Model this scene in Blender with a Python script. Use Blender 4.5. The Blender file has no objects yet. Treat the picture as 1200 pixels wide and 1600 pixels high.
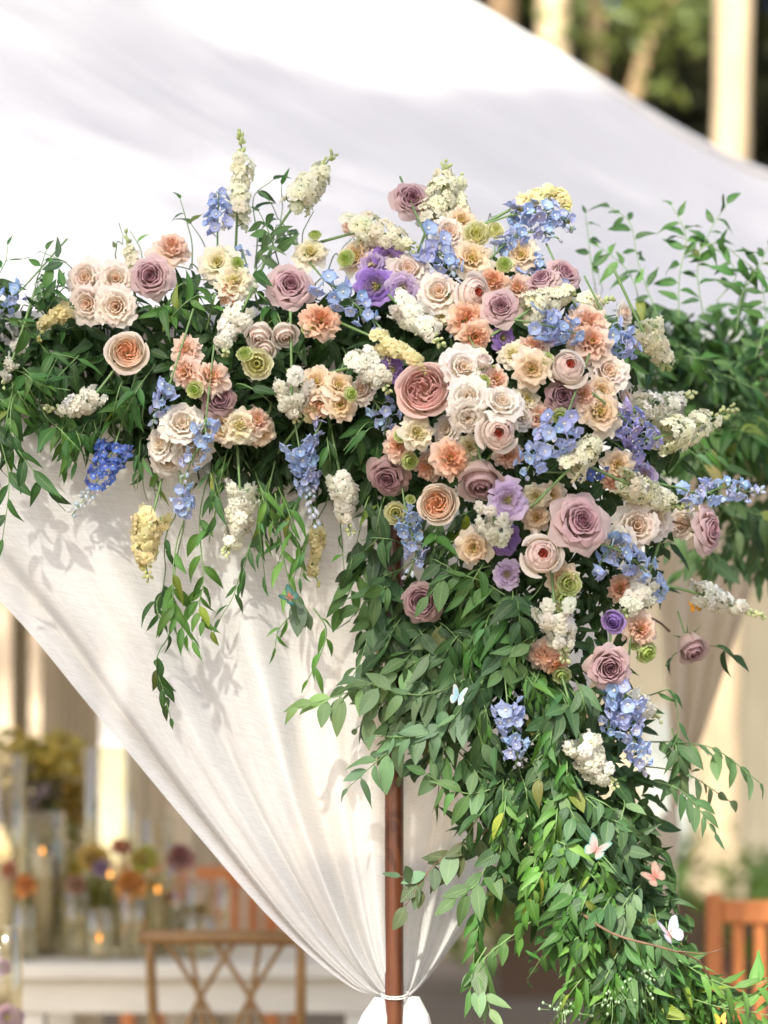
import bpy, math, random
import numpy as np
from mathutils import Vector, Matrix, Quaternion

scene = bpy.context.scene
COL = scene.collection
PI = math.pi

# ------------------------------------------------------------------ camera
CAMZ, D, K, PYH = 1.5, 5.0, 1.25e-3, 1113.0
cam_data = bpy.data.cameras.new('camera')
cam = bpy.data.objects.new('camera', cam_data)
COL.objects.link(cam)
cam.location = (0, -D, CAMZ)
cam.rotation_euler = (math.radians(90), 0, 0)
cam_data.sensor_fit = 'HORIZONTAL'
cam_data.sensor_width = 24.0
cam_data.lens = 80.0
cam_data.shift_y = (PYH - 800) / 1200.0
cam_data.clip_start = 0.05
cam_data.clip_end = 500
cam_data.dof.use_dof = True
cam_data.dof.focus_distance = 4.83
cam_data.dof.aperture_fstop = 1.6
cam_data.dof.aperture_blades = 0
scene.camera = cam

# ------------------------------------------------------------------ light
SUN_DIR = Vector((0.30, 1.0, -0.86)).normalized()      # the way the light travels
elev = math.asin(-SUN_DIR.z)
world = bpy.data.worlds.new('World')
scene.world = world
world.use_nodes = True
wn = world.node_tree
wn.nodes.clear()
sky = wn.nodes.new('ShaderNodeTexSky')
sky.sky_type = 'NISHITA'
sky.sun_disc = False
sky.sun_elevation = elev
sky.air_density = 0.8
sky.dust_density = 2.2
sky.ozone_density = 0.6
sky.sun_rotation = math.atan2(-SUN_DIR.x, -SUN_DIR.y)
bg = wn.nodes.new('ShaderNodeBackground')
bg.inputs['Strength'].default_value = 0.15
wo = wn.nodes.new('ShaderNodeOutputWorld')
wn.links.new(sky.outputs[0], bg.inputs['Color'])
wn.links.new(bg.outputs[0], wo.inputs['Surface'])
sd = bpy.data.lights.new('sun', 'SUN')
sd.energy = 3.7
sd.angle = math.radians(1.0)
sd.color = (1.0, 0.97, 0.85)
sun = bpy.data.objects.new('sun', sd)
sun.rotation_euler = SUN_DIR.to_track_quat('-Z', 'Y').to_euler()
sun.location = (-3, -8, 9)
COL.objects.link(sun)
scene.view_settings.view_transform = 'Standard'
scene.view_settings.look = 'None'
scene.view_settings.exposure = 1.22
scene.view_settings.gamma = 1.0
scene.view_settings.use_curve_mapping = False
scene.cycles.use_denoising = True
scene.cycles.max_bounces = 8
scene.cycles.diffuse_bounces = 4
scene.cycles.glossy_bounces = 3
scene.cycles.transmission_bounces = 8
scene.cycles.transparent_max_bounces = 12
scene.cycles.caustics_reflective = False
scene.cycles.caustics_refractive = False
scene.cycles.sample_clamp_indirect = 6.0


def P(px, py, y=0.0):
    """A place in the world: the photo point (px, py) carried out to the depth y."""
    k = K * (D + y) / D
    return Vector(((px - 600) * k, y, CAMZ + (PYH - py) * k))


def px2m(n, y=0.0):
    return n * K * (D + y) / D


# ------------------------------------------------------------------ helpers
def tag(o, label=None, cat=None, group=None, kind=None):
    if label: o['label'] = label
    if cat: o['category'] = cat
    if group: o['group'] = group
    if kind: o['kind'] = kind
    return o


def empty(name, loc=(0, 0, 0), label=None, cat=None, group=None):
    o = bpy.data.objects.new(name, None)
    o.empty_display_size = 0.05
    o.location = loc
    COL.objects.link(o)
    return tag(o, label, cat, group)


def link(name, me, parent=None, color=None, mat=None):
    o = bpy.data.objects.new(name, me)
    COL.objects.link(o)
    if parent is not None:
        o.parent = parent
    if color is not None:
        o.color = (color[0], color[1], color[2], 1)
    return o


def mesh(name, verts, faces, mats=None, smooth=True, uvs=None, midx=None):
    me = bpy.data.meshes.new(name)
    me.from_pydata([tuple(v) for v in verts], [], [tuple(f) for f in faces])
    if mats:
        for m in (mats if isinstance(mats, (list, tuple)) else [mats]):
            me.materials.append(m)
    if midx is not None:
        me.polygons.foreach_set('material_index', midx)
    if uvs is not None:
        uvl = me.uv_layers.new(name='UVMap')
        li = np.empty(len(me.loops), dtype=np.int32)
        me.loops.foreach_get('vertex_index', li)
        uvl.data.foreach_set('uv', np.asarray(uvs, dtype=np.float32)[li].ravel())
    if smooth:
        me.shade_smooth()
    me.update()
    return me


class MB:
    """Collects shapes, then becomes one mesh."""
    def __init__(self):
        self.v, self.f, self.uv, self.mi = [], [], [], []

    def add(self, v, f, uv=None, mi=0):
        n = len(self.v)
        self.v.extend([tuple(p) for p in v])
        self.f.extend([tuple(i + n for i in q) for q in f])
        self.uv.extend(uv if uv is not None else [(0.5, 0.5)] * len(v))
        self.mi.extend([mi] * len(f))

    def grid(self, pts, nv, nu, uv=None, mi=0, cyc=False):
        f = []
        m = nu if cyc else nu - 1
        for j in range(nv - 1):
            for i in range(m):
                i2 = (i + 1) % nu
                f.append((j * nu + i, j * nu + i2, (j + 1) * nu + i2, (j + 1) * nu + i))
        if uv is None:
            uv = [(i / max(1, nu - 1), j / max(1, nv - 1)) for j in range(nv) for i in range(nu)]
        self.add(pts, f, uv, mi)

    def tube(self, path, r0, r1=None, seg=6, mi=0, caps=True):
        r1 = r0 if r1 is None else r1
        path = [Vector(p) for p in path]
        n = len(path)
        pts = []
        up = None
        for i, p in enumerate(path):
            t = (path[min(i + 1, n - 1)] - path[max(i - 1, 0)])
            t = t.normalized() if t.length > 1e-9 else Vector((0, 0, 1))
            if up is None:
                up = t.orthogonal().normalized()
            up = (up - t * up.dot(t))
            up = up.normalized() if up.length > 1e-6 else t.orthogonal().normalized()
            b = t.cross(up)
            r = r0 + (r1 - r0) * i / max(1, n - 1)
            for k in range(seg):
                a = 2 * PI * k / seg
                pts.append(p + (up * math.cos(a) + b * math.sin(a)) * r)
        base = len(self.v)
        self.grid(pts, n, seg, [(k / seg, i / max(1, n - 1)) for i in range(n) for k in range(seg)], mi, cyc=True)
        if caps:
            self.f.append(tuple(base + k for k in reversed(range(seg))))
            self.f.append(tuple(base + (n - 1) * seg + k for k in range(seg)))
            self.mi.extend([mi, mi])

    def box(self, lo, hi, mi=0, bev=0.0):
        x0, y0, z0 = lo; x1, y1, z1 = hi
        if bev <= 0:
            v = [(x0, y0, z0), (x1, y0, z0), (x1, y1, z0), (x0, y1, z0), (x0, y0, z1), (x1, y0, z1), (x1, y1, z1), (x0, y1, z1)]
            f = [(3, 2, 1, 0), (4, 5, 6, 7), (0, 1, 5, 4), (1, 2, 6, 5), (2, 3, 7, 6), (3, 0, 4, 7)]
            self.add(v, f, None, mi)
            return
        b = bev
        rings = [(z0, b), (z0 + b, 0), (z1 - b, 0), (z1, b)]
        pts = []
        for z, i in rings:
            e = i + b
            for (x, y) in ((x0 + e, y0 + i), (x1 - e, y0 + i), (x1 - i, y0 + e), (x1 - i, y1 - e), (x1 - e, y1 - i), (x0 + e, y1 - i), (x0 + i, y1 - e), (x0 + i, y0 + e)):
                pts.append((x, y, z))
        base = len(self.v)
        self.grid(pts, 4, 8, None, mi, cyc=True)
        self.f.append(tuple(base + k for k in reversed(range(8))))
        self.f.append(tuple(base + 24 + k for k in range(8)))
        self.mi.extend([mi, mi])

    def lathe(self, prof, c=(0, 0, 0), seg=16, mi=0):
        pts = []
        for r, z in prof:
            for k in range(seg):
                a = 2 * PI * k / seg
                pts.append((c[0] + r * math.cos(a), c[1] + r * math.sin(a), c[2] + z))
        self.grid(pts, len(prof), seg, [(k / seg, i / (len(prof) - 1)) for i in range(len(prof)) for k in range(seg)], mi, cyc=True)

    def build(self, name, mats, parent=None, smooth=True, color=None):
        me = mesh(name, self.v, self.f, mats, smooth, self.uv, self.mi)
        return link(name, me, parent, color)

    def data(self, name, mats, smooth=True):
        return mesh(name, self.v, self.f, mats, smooth, self.uv, self.mi)


def catmull(pts, n):
    pts = [Vector(p) for p in pts]
    if len(pts) == 2:
        return [pts[0].lerp(pts[1], i / (n - 1)) for i in range(n)]
    q = [pts[0] * 2 - pts[1]] + pts + [pts[-1] * 2 - pts[-2]]
    out = []
    m = len(pts) - 1
    for i in range(n):
        s = i / (n - 1) * m
        k = min(int(s), m - 1)
        t = s - k
        a, b, c, d = q[k], q[k + 1], q[k + 2], q[k + 3]
        out.append(0.5 * (2 * b + (c - a) * t + (2 * a - 5 * b + 4 * c - d) * t * t + (3 * b - a - 3 * c + d) * t ** 3))
    return out


# ------------------------------------------------------------------ materials
class NT:
    def __init__(self, name):
        self.m = bpy.data.materials.new(name)
        self.m.use_nodes = True
        self.t = self.m.node_tree
        self.t.nodes.clear()
        self.out = self.t.nodes.new('ShaderNodeOutputMaterial')

    def n(self, typ, ins=None, **kw):
        nd = self.t.nodes.new('ShaderNode' + typ)
        for k, v in kw.items():
            setattr(nd, k, v)
        for k, v in (ins or {}).items():
            s = nd.inputs[k]
            if isinstance(v, bpy.types.NodeSocket):
                self.t.links.new(v, s)
            else:
                s.default_value = v
        return nd

    def mixc(self, fac, a, b, blend='MIX'):
        nd = self.t.nodes.new('ShaderNodeMix')
        nd.data_type = 'RGBA'
        nd.blend_type = blend
        for i, v in ((0, fac), (6, a), (7, b)):
            s = nd.inputs[i]
            if isinstance(v, bpy.types.NodeSocket):
                self.t.links.new(v, s)
            else:
                s.default_value = v if i == 0 or len(v) == 4 else (*v, 1)
        return nd.outputs[2]

    def math(self, op, a, b=0.0, clamp=False):
        nd = self.t.nodes.new('ShaderNodeMath')
        nd.operation = op
        nd.use_clamp = clamp
        for i, v in ((0, a), (1, b)):
            if isinstance(v, bpy.types.NodeSocket):
                self.t.links.new(v, nd.inputs[i])
            else:
                nd.inputs[i].default_value = v
        return nd.outputs[0]

    def maprange(self, v, a, b, c, d):
        nd = self.n('MapRange', {'Value': v, 'From Min': a, 'From Max': b, 'To Min': c, 'To Max': d})
        return nd.outputs[0]

    def noise(self, vec, scale, detail=3, rough=0.5):
        nd = self.n('TexNoise', {'Scale': scale, 'Detail': detail, 'Roughness': rough})
        if vec is not None:
            self.t.links.new(vec, nd.inputs['Vector'])
        return nd.outputs['Fac']

    def scaled(self, vec, s):
        nd = self.n('Mapping', {'Vector': vec, 'Scale': s})
        return nd.outputs[0]

    def bump(self, h, strength, dist):
        return self.n('Bump', {'Height': h, 'Strength': strength, 'Distance': dist}).outputs[0]

    def done(self, shader):
        self.t.links.new(shader, self.out.inputs['Surface'])
        return self.m


def simple(name, col, rough=0.6, noise=None, amt=0.25, metallic=0.0, spec=0.5, bump=0.0, stretch=(1, 1, 1)):
    t = NT(name)
    tc = t.n('TexCoord')
    c = (*col, 1)
    ins = {'Roughness': rough, 'Metallic': metallic, 'Specular IOR Level': spec}
    if noise:
        f = t.noise(t.scaled(tc.outputs['Object'], stretch), noise, 4, 0.6)
        f2 = t.maprange(f, 0.25, 0.75, 0.0, 1.0)
        c = t.mixc(f2, tuple(x * (1 - amt) for x in col), tuple(min(1, x * (1 + amt)) for x in col))
        if bump:
            ins['Normal'] = t.bump(f, 0.6, bump)
    ins['Base Color'] = c
    return t.done(t.n('BsdfPrincipled', ins).outputs[0])


def mat_petal():
    t = NT('petal')
    oi = t.n('ObjectInfo')
    uv = t.n('UVMap')
    sep = t.n('SeparateXYZ', {0: uv.outputs[0]})
    v = sep.outputs[1]
    oc = oi.outputs['Color']
    # the foot of the petal is yellower, its veins run from foot to rim
    base = t.mixc(0.55, oc, (0.80, 0.70, 0.42))
    f = t.maprange(v, 0.05, 0.55, 0.0, 1.0)
    c = t.mixc(f, base, oc)
    vein = t.noise(t.scaled(uv.outputs[0], (26, 2.2, 1)), 1.0, 3, 0.6)
    c = t.mixc(t.maprange(vein, 0.35, 0.7, 0.0, 0.30), c, t.mixc(1.0, c, (0.86, 0.76, 0.74), 'MULTIPLY'))
    rim = t.maprange(v, 0.9, 1.0, 0.0, 0.10)
    c = t.mixc(rim, c, (0.92, 0.86, 0.78))
    nrm = t.bump(vein, 0.35, 0.002)
    p = t.n('BsdfPrincipled', {'Base Color': c, 'Roughness': 0.7, 'Specular IOR Level': 0.16, 'Normal': nrm})
    p.inputs['Sheen Weight'].default_value = 0.15
    tr = t.n('BsdfTranslucent', {'Color': t.mixc(0.25, c, t.mixc(1.0, c, c, 'MULTIPLY')), 'Normal': nrm})
    mx = t.n('MixShader', {0: 0.50, 1: p.outputs[0], 2: tr.outputs[0]})
    return t.done(mx.outputs[0])


def mat_leaf():
    t = NT('leaf')
    oi = t.n('ObjectInfo')
    uv = t.n('UVMap')
    tc = t.n('TexCoord')
    sep = t.n('SeparateXYZ', {0: uv.outputs[0]})
    oc = oi.outputs['Color']
    rnd = t.maprange(oi.outputs['Random'], 0, 1, 0.78, 1.25)
    c = t.mixc(1.0, oc, t.n('CombineColor', {0: rnd, 1: rnd, 2: rnd}).outputs[0], 'MULTIPLY')
    du = t.math('ABSOLUTE', t.math('SUBTRACT', sep.outputs[0], 0.5))
    mid = t.maprange(du, 0.0, 0.06, 0.55, 0.0)
    # side veins slant forward off the midrib
    wv = t.math('SINE', t.math('MULTIPLY', t.math('SUBTRACT', sep.outputs[1], t.math('MULTIPLY', du, 0.5)), 70.0))
    side = t.maprange(wv, 0.75, 1.0, 0.0, 0.18)
    blot = t.noise(tc.outputs['Object'], 60, 4, 0.6)
    c = t.mixc(t.maprange(blot, 0.35, 0.75, 0.0, 0.45), c, t.mixc(1.0, c, (1.35, 1.22, 0.85), 'MULTIPLY'))
    c = t.mixc(t.math('MAXIMUM', mid, side), c, t.mixc(0.5, c, (0.30, 0.40, 0.14)))
    gb = t.n('NewGeometry').outputs['Backfacing']
    c = t.mixc(t.math('MULTIPLY', gb, 0.35), c, (0.15, 0.23, 0.11))
    spot = t.noise(tc.outputs['Object'], 22, 2, 0.5)
    c = t.mixc(t.maprange(spot, 0.72, 0.78, 0.0, 0.6), c, (0.14, 0.10, 0.035))
    nrm = t.bump(t.math('ADD', wv, t.math('MULTIPLY', blot, 3.0)), 0.25, 0.0012)
    p = t.n('BsdfPrincipled', {'Base Color': c, 'Roughness': t.maprange(blot, 0.3, 0.7, 0.33, 0.5), 'Specular IOR Level': 0.34, 'Normal': nrm})
    tr = t.n('BsdfTranslucent', {'Color': t.mixc(1.0, c, (1.25, 1.30, 0.6), 'MULTIPLY'), 'Normal': nrm})
    mx = t.n('MixShader', {0: 0.27, 1: p.outputs[0], 2: tr.outputs[0]})
    return t.done(mx.outputs[0])


def mat_cloth(name, col, trans, sheer, su, sv, warm=(1, 1, 1)):
    t = NT(name)
    uv = t.n('UVMap')
    a = t.noise(t.scaled(uv.outputs[0], (su, sv * 0.045, 1)), 1.0, 3, 0.7)
    b = t.noise(t.scaled(uv.outputs[0], (su * 0.045, sv, 1)), 1.0, 3, 0.7)
    w = t.math('ADD', t.math('MULTIPLY', a, 0.5), t.math('MULTIPLY', b, 0.5))
    wn_ = t.maprange(w, 0.38, 0.62, 0.0, 1.0)
    c = t.mixc(wn_, tuple(x * 0.93 for x in col), col)
    nrm = t.bump(w, 0.2, 0.0015)
    d = t.n('BsdfDiffuse', {'Color': c, 'Roughness': 0.6, 'Normal': nrm})
    tr = t.n('BsdfTranslucent', {'Color': t.mixc(1.0, c, warm, 'MULTIPLY'), 'Normal': nrm})
    mx = t.n('MixShader', {0: trans, 1: d.outputs[0], 2: tr.outputs[0]})
    if sheer > 0:
        tp = t.n('BsdfTransparent')
        f = t.maprange(w, 0.36, 0.6, sheer * 1.7, sheer * 0.35)
        mx = t.n('MixShader', {0: f, 1: mx.outputs[0], 2: tp.outputs[0]})
    return t.done(mx.outputs[0])


def mat_roof():
    t = NT('sailcloth')
    uv = t.n('UVMap')
    tc = t.n('TexCoord')
    sep = t.n('SeparateXYZ', {0: uv.outputs[0]})
    # faint puckers run along the cloth, sewn seams every metre or so
    pk = t.noise(t.scaled(uv.outputs[0], (3.5, 14, 1)), 1.0, 2, 0.5)
    fine = t.noise(tc.outputs['Object'], 3.0, 4, 0.55)
    seam = t.math('PINGPONG', t.math('MULTIPLY', sep.outputs[0], 9.0), 0.5)
    sm = t.maprange(seam, 0.0, 0.012, 0.06, 0.0)
    c = t.mixc(t.maprange(fine, 0.3, 0.7, 0.0, 1.0), (0.72, 0.705, 0.69), (0.77, 0.755, 0.735))
    c = t.mixc(t.math('MULTIPLY', sm, 0.12), c, (0.66, 0.65, 0.65))
    h = t.math('ADD', pk, t.math('MULTIPLY', sm, 0.3))
    nrm = t.bump(h, 0.45, 0.05)
    p = t.n('BsdfPrincipled', {'Base Color': c, 'Roughness': 0.7, 'Specular IOR Level': 0.2, 'Normal': nrm})
    tr = t.n('BsdfTranslucent', {'Color': (0.80, 0.76, 0.70, 1), 'Normal': nrm})
    mx = t.n('MixShader', {0: 0.28, 1: p.outputs[0], 2: tr.outputs[0]})
    return t.done(mx.outputs[0])


def mat_wood(name, dark, light, scale, stretch, rough=0.35, coat=0.0):
    t = NT(name)
    tc = t.n('TexCoord')
    v = t.scaled(tc.outputs['Object'], stretch)
    g = t.noise(v, scale, 5, 0.65)
    g2 = t.noise(v, scale * 5, 3, 0.6)
    f = t.math('ADD', t.math('MULTIPLY', g, 0.7), t.math('MULTIPLY', g2, 0.3))
    c = t.mixc(t.maprange(f, 0.32, 0.66, 0, 1), dark, light)
    p = t.n('BsdfPrincipled', {'Base Color': c, 'Roughness': rough, 'Normal': t.bump(g2, 0.2, 0.001)})
    p.inputs['Coat Weight'].default_value = coat
    return t.done(p.outputs[0])


def mat_emit(name, col, s):
    t = NT(name)
    return t.done(t.n('Emission', {'Color': (*col, 1), 'Strength': s}).outputs[0])


def mat_glass(name):
    t = NT(name)
    g = t.n('BsdfGlossy', {'Color': (1, 1, 1, 1), 'Roughness': 0.06})
    tp = t.n('BsdfTransparent', {'Color': (0.93, 0.91, 0.82, 1)})
    fr = t.n('LayerWeight', {'Blend': 0.42})
    mx = t.n('MixShader', {0: t.maprange(fr.outputs['Facing'], 0, 1, 0.04, 0.50), 1: tp.outputs[0], 2: g.outputs[0]})
    return t.done(mx.outputs[0])


PETAL = mat_petal()
LEAF = mat_leaf()
STEM = simple('green_stem', (0.13, 0.22, 0.07), 0.5, 40, 0.3)
TWIG = simple('brown_twig', (0.13, 0.075, 0.04), 0.7, 60, 0.35)
CORE = simple('flower_centre', (0.42, 0.36, 0.06), 0.7, 300, 0.5)
EYE = simple('pale_floret_eye', (0.80, 0.80, 0.70), 0.6, 300, 0.15)
ROOF = mat_roof()
LINEN = mat_cloth('linen', (0.785, 0.785, 0.775), 0.36, 0.13, 420, 420)
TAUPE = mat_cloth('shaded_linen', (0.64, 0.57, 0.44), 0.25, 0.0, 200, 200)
POST = mat_wood('stained_post', (0.028, 0.009, 0.0045), (0.15, 0.046, 0.017), 16, (1, 1, 0.10), 0.32, 0.2)
CHAIRW = mat_wood('cafe_wood', (0.17, 0.09, 0.03), (0.30, 0.17, 0.06), 14, (1, 1, 0.3), 0.4)
TEAK = mat_wood('teak', (0.42, 0.13, 0.035), (0.62, 0.22, 0.06), 10, (1, 1, 0.3), 0.5)
PAINT = simple('painted_table', (0.66, 0.63, 0.55), 0.5, 8, 0.10, stretch=(0.4, 1, 1))
GLASS = mat_glass('vase_glass')
CORD = simple('white_cord', (0.75, 0.73, 0.70), 0.7, 200, 0.15)

# ================================================================== setting
R = random.Random(7)
NP = np.random.default_rng(7)


def sheet(name, x0, x1, y0, y1, z, mat, kind='structure'):
    me = mesh(name, [(x0, y0, z), (x1, y0, z), (x1, y1, z), (x0, y1, z)], [(0, 1, 2, 3)], mat, False, [(0, 0), (1, 0), (1, 1), (0, 1)])
    return tag(link(name, me), kind=kind)


SOIL = simple('bark_mulch', (0.20, 0.15, 0.10), 0.9, 3.0, 0.35)
GRASSM = simple('lawn_green', (0.10, 0.20, 0.035), 0.8, 2.0, 0.3)
sheet('ground', -150, 150, -60, 240, 0.0, SOIL)
sheet('lawn', 0.8, 60, 15.2, 60, 0.004, GRASSM)
PAVE = simple('paved_floor', (0.27, 0.21, 0.15), 0.8, 1.3, 0.2)
sheet('path', -14, 6, -2, 10.5, 0.004, PAVE)


def leaf_quads(mb, centres, size, rng, flat=0.3):
    """Leaf-sized pointed faces spread over the given centres."""
    for c in centres:
        s = size * rng.uniform(0.6, 1.3)
        q = Quaternion((rng.gauss(0, 1), rng.gauss(0, 1), rng.gauss(0, 1), rng.gauss(0, 1))).normalized()
        a = q @ Vector((s, 0, 0)); b = q @ Vector((0, s * 0.42, 0)); n = q @ Vector((0, 0, s * 0.14))
        c = Vector(c)
        mb.add([c - a, c + b + n, c + a, c - b + n], [(0, 1, 2, 3)], [(0.5, 0), (1, 0.5), (0.5, 1), (0, 0.5)])


def blob(rng, c, r, n):
    out = []
    for _ in range(n):
        v = Vector((rng.gauss(0, 1), rng.gauss(0, 1), rng.gauss(0, 1))).normalized() * (rng.random() ** 0.45)
        out.append((c[0] + v.x * r[0], c[1] + v.y * r[1], c[2] + v.z * r[2]))
    return out


# --- far woods: a mass of leaf clumps with gaps, its own canopy overhead
mb = MB()
rw = random.Random(21)
for _ in range(430):
    x = rw.uniform(-16, 26); y = rw.uniform(23, 36); z = rw.uniform(0.5, 17) if rw.random() < 0.8 else rw.uniform(0.3, 5)
    leaf_quads(mb, blob(rw, (x, y, z), (1.7, 1.7, 1.0), 70), 0.20, rw)
for _ in range(320):
    x = rw.uniform(0, 11); y = rw.uniform(25, 36); z = rw.uniform(3.5, 14)
    leaf_quads(mb, blob(rw, (x, y, z), (1.5, 1.5, 0.9), 70), 0.20, rw)
for _ in range(900):
    x = rw.uniform(-18, 28); y = rw.uniform(11.5, 26); z = rw.uniform(8.6, 14)
    leaf_quads(mb, blob(rw, (x, y, z), (1.9, 1.9, 0.8), 60), 0.24, rw)
FARLEAF = simple('far_foliage', (0.045, 0.052, 0.020), 0.7, 1.2, 0.5)
w = mb.build('woods', FARLEAF, None, False)
tag(w, kind='stuff')
mb = MB()
hill = []
for j in range(6):
    for i in range(24):
        hill.append((-40 + i * 4, 38 + 1.5 * math.sin(i * 1.7 + j), j * 2.6 + 0.6 * math.sin(i * 2.1)))
mb.grid(hill, 6, 24)
DARKEARTH = simple('shaded_bank', (0.040, 0.036, 0.022), 0.9, 0.8, 0.5)
tag(mb.build('hillside', DARKEARTH), kind='structure')

BARKP = simple('pale_bark', (0.50, 0.38, 0.24), 0.85, 5, 0.5, stretch=(1, 1, 0.2), bump=0.02)
BARKT = simple('tan_bark', (0.36, 0.24, 0.13), 0.85, 6, 0.3, stretch=(1, 1, 0.2), bump=0.02)


def tree(label, base, r, h, lean, bark, crown_c, crown_r, n, col, limbs=(), sprays=()):
    e = empty('tree', base, label, 'tree', 'trees standing behind the tent')
    m = MB()
    path = catmull([(0, 0, -0.1), (lean * 0.3, 0, h * 0.3), (lean * 0.5 + 0.06, 0.05, h * 0.6), (lean, 0, h)], 16)
    n0 = len(m.v)
    m.tube(path, r, r * 0.62, 14)
    for k in range(len(m.v)):            # a flared, slightly knotty trunk
        x, y, z = m.v[k]
        s = 1 + 0.55 * math.exp(-max(z, 0) / 0.5) + 0.05 * math.sin(z * 5 + k % 14)
        cx = lean * min(1, max(0, z / h)); m.v[k] = (cx + (x - cx) * s, y * s, z)
    m.build('trunk', bark, e)
    for pts, rr in limbs:
        l = MB(); l.tube(catmull(pts, 8), rr, rr * 0.4, 8); l.build('limb', bark, e)
    c = MB()
    rr = random.Random(int(base[0] * 100) + 5)
    for _ in range(n):
        v = Vector((rr.gauss(0, 1), rr.gauss(0, 1), rr.gauss(0, 1))).normalized() * (rr.random() ** 0.4)
        cc = (crown_c[0] + v.x * crown_r[0], crown_c[1] + v.y * crown_r[1], crown_c[2] + v.z * crown_r[2])
        leaf_quads(c, blob(rr, cc, (0.75, 0.75, 0.45), 46), 0.12, rr)
    for s in sprays:
        leaf_quads(c, blob(rr, s[:3], (s[3], s[3], s[3] * 0.6), s[4]), 0.07, rr)
    c.build('crown', LEAF, e, False, col)
    return e


# trunk places by their depth behind the post
t1 = P(1119, PYH, 10.0); t2 = P(866, PYH, 11.0); t3 = P(912, PYH, 12.0); t4 = P(752, PYH, 13.0)
tree('tall pale trunk in full sun showing over the sloping tent edge', (t1.x, 10.0, 0), 0.145, 9.5, 0.10, BARKP, (0.3, 0.5, 9.5), (2.6, 2.2, 1.6), 60, (0.07, 0.12, 0.03))
tree('broad pale trunk half hidden by the tent roof beside a thinner tan one', (t2.x, 11.0, 0), 0.14, 9.8, -0.12, BARKP, (-0.4, 0.6, 10), (2.6, 2.2, 1.6), 60, (0.075, 0.12, 0.03))
a = P(1000, 120, 12.0) - Vector((t3.x, 12.0, 0)); b = P(1018, 55, 12.0) - Vector((t3.x, 12.0, 0)); c0 = P(985, 190, 12) - Vector((t3.x, 12, 0))
sp = []
for (px, py, s, n) in ((960, 18, 0.55, 70), (1000, 36, 0.5, 60), (930, 12, 0.5, 50), (1045, 30, 0.45, 40), (1060, 12, .4, 30), (1015, 130, .25, 14)):
    q = P(px, py, 11.0) - Vector((t3.x, 12, 0)); sp.append((q.x, q.y, q.z, s, n))
tree('thin tan trunk with a crooked bare limb and yellowish leaf sprays', (t3.x, 12.0, 0), 0.075, 9.5, 0.05, BARKT, (0.6, 0.4, 9.3), (2.4, 2, 1.4), 50, (0.16, 0.19, 0.045),
     limbs=[([(0.0, 0, c0.z - 1.2), (c0.x * 0.9, 0, c0.z), (a.x, 0, a.z), (b.x, 0, b.z), (b.x + 0.5, 0, b.z + 0.8)], 0.075)], sprays=sp)
tree('far tan trunk just peeping over the bright crest of the tent', (t4.x, 13.0, 0), 0.14, 9.5, 0.15, BARKT, (0.3, 0.4, 9.6), (2.4, 2, 1.4), 50, (0.10, 0.14, 0.035))

# --- unseen trees behind the photographer, crowns shaped to shade the tent and flowers
TOSUN = -SUN_DIR


def shade_tree(label, targets, s0, s1, n, leaf, seed, base):
    rs = random.Random(seed)
    e = empty('tree', base, label, 'tree', 'unseen shade trees behind the photographer')
    mbt = MB(); o = Vector(base)
    c = Vector((0, 0, 0))
    for k in range(n):
        tx = targets[rs.randrange(len(targets))]
        q = Vector((rs.gauss(0, 1), rs.gauss(0, 1), rs.gauss(0, 1))).normalized() * rs.random() ** .5
        pt = Vector((tx[0] + q.x * tx[3], tx[1] + q.y * tx[3] * .6, tx[2] + q.z * tx[4])) + TOSUN * rs.uniform(s0, s1)  # each leaf is set up-sun of a spot meant to be shaded
        c += pt
        leaf_quads(mbt, [pt - o], leaf, rs)
    c = c / n - o
    mbt.build('crown', LEAF, e, False, (.06, .11, .03))
    mt = MB(); mt.tube(catmull([(0, 0, -.1), (.05, 0, c.z * .4), (.0, .05, c.z * .8)], 12), .22, .10, 12)
    mt.build('trunk', BARKT, e)


SHADE_A = [(-.9, 0, 2.0, .55, .35), (-.5, 0, 2.15, .5, .35), (0, 0, 2.1, .5, .4), (.4, 0, 2.0, .5, .45), (.5, 0, 1.6, .4, .3), (-.6, 0, 1.5, .4, .4), (-.25, 0, 1.05, .3, .3), (.1, 0, 1.5, .4, .4), (.9, .5, 2.05, .4, .4), (1.0, .6, 1.7, .3, .4)]
# --- sunlit hedge and building seen under the tent, far behind
hd = empty('hedge', (3.6, 8.6, 0), 'bright yellow green hedge behind the tent in full sun', 'hedge')
m = MB(); rr = random.Random(3)
for i in range(110):
    leaf_quads(m, blob(rr, (rr.uniform(-3.3, 4), rr.uniform(-0.25, 0.25), rr.uniform(0.06, 0.74)), (0.38, 0.3, 0.22), 70), 0.055, rr)
m.build('foliage', LEAF, hd, False, (0.24, 0.38, 0.045))
m = MB(); m.box((-3.0, -0.2, 0), (4, 0.2, 0.5)); m.build('branches', TWIG, hd, False)

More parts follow.
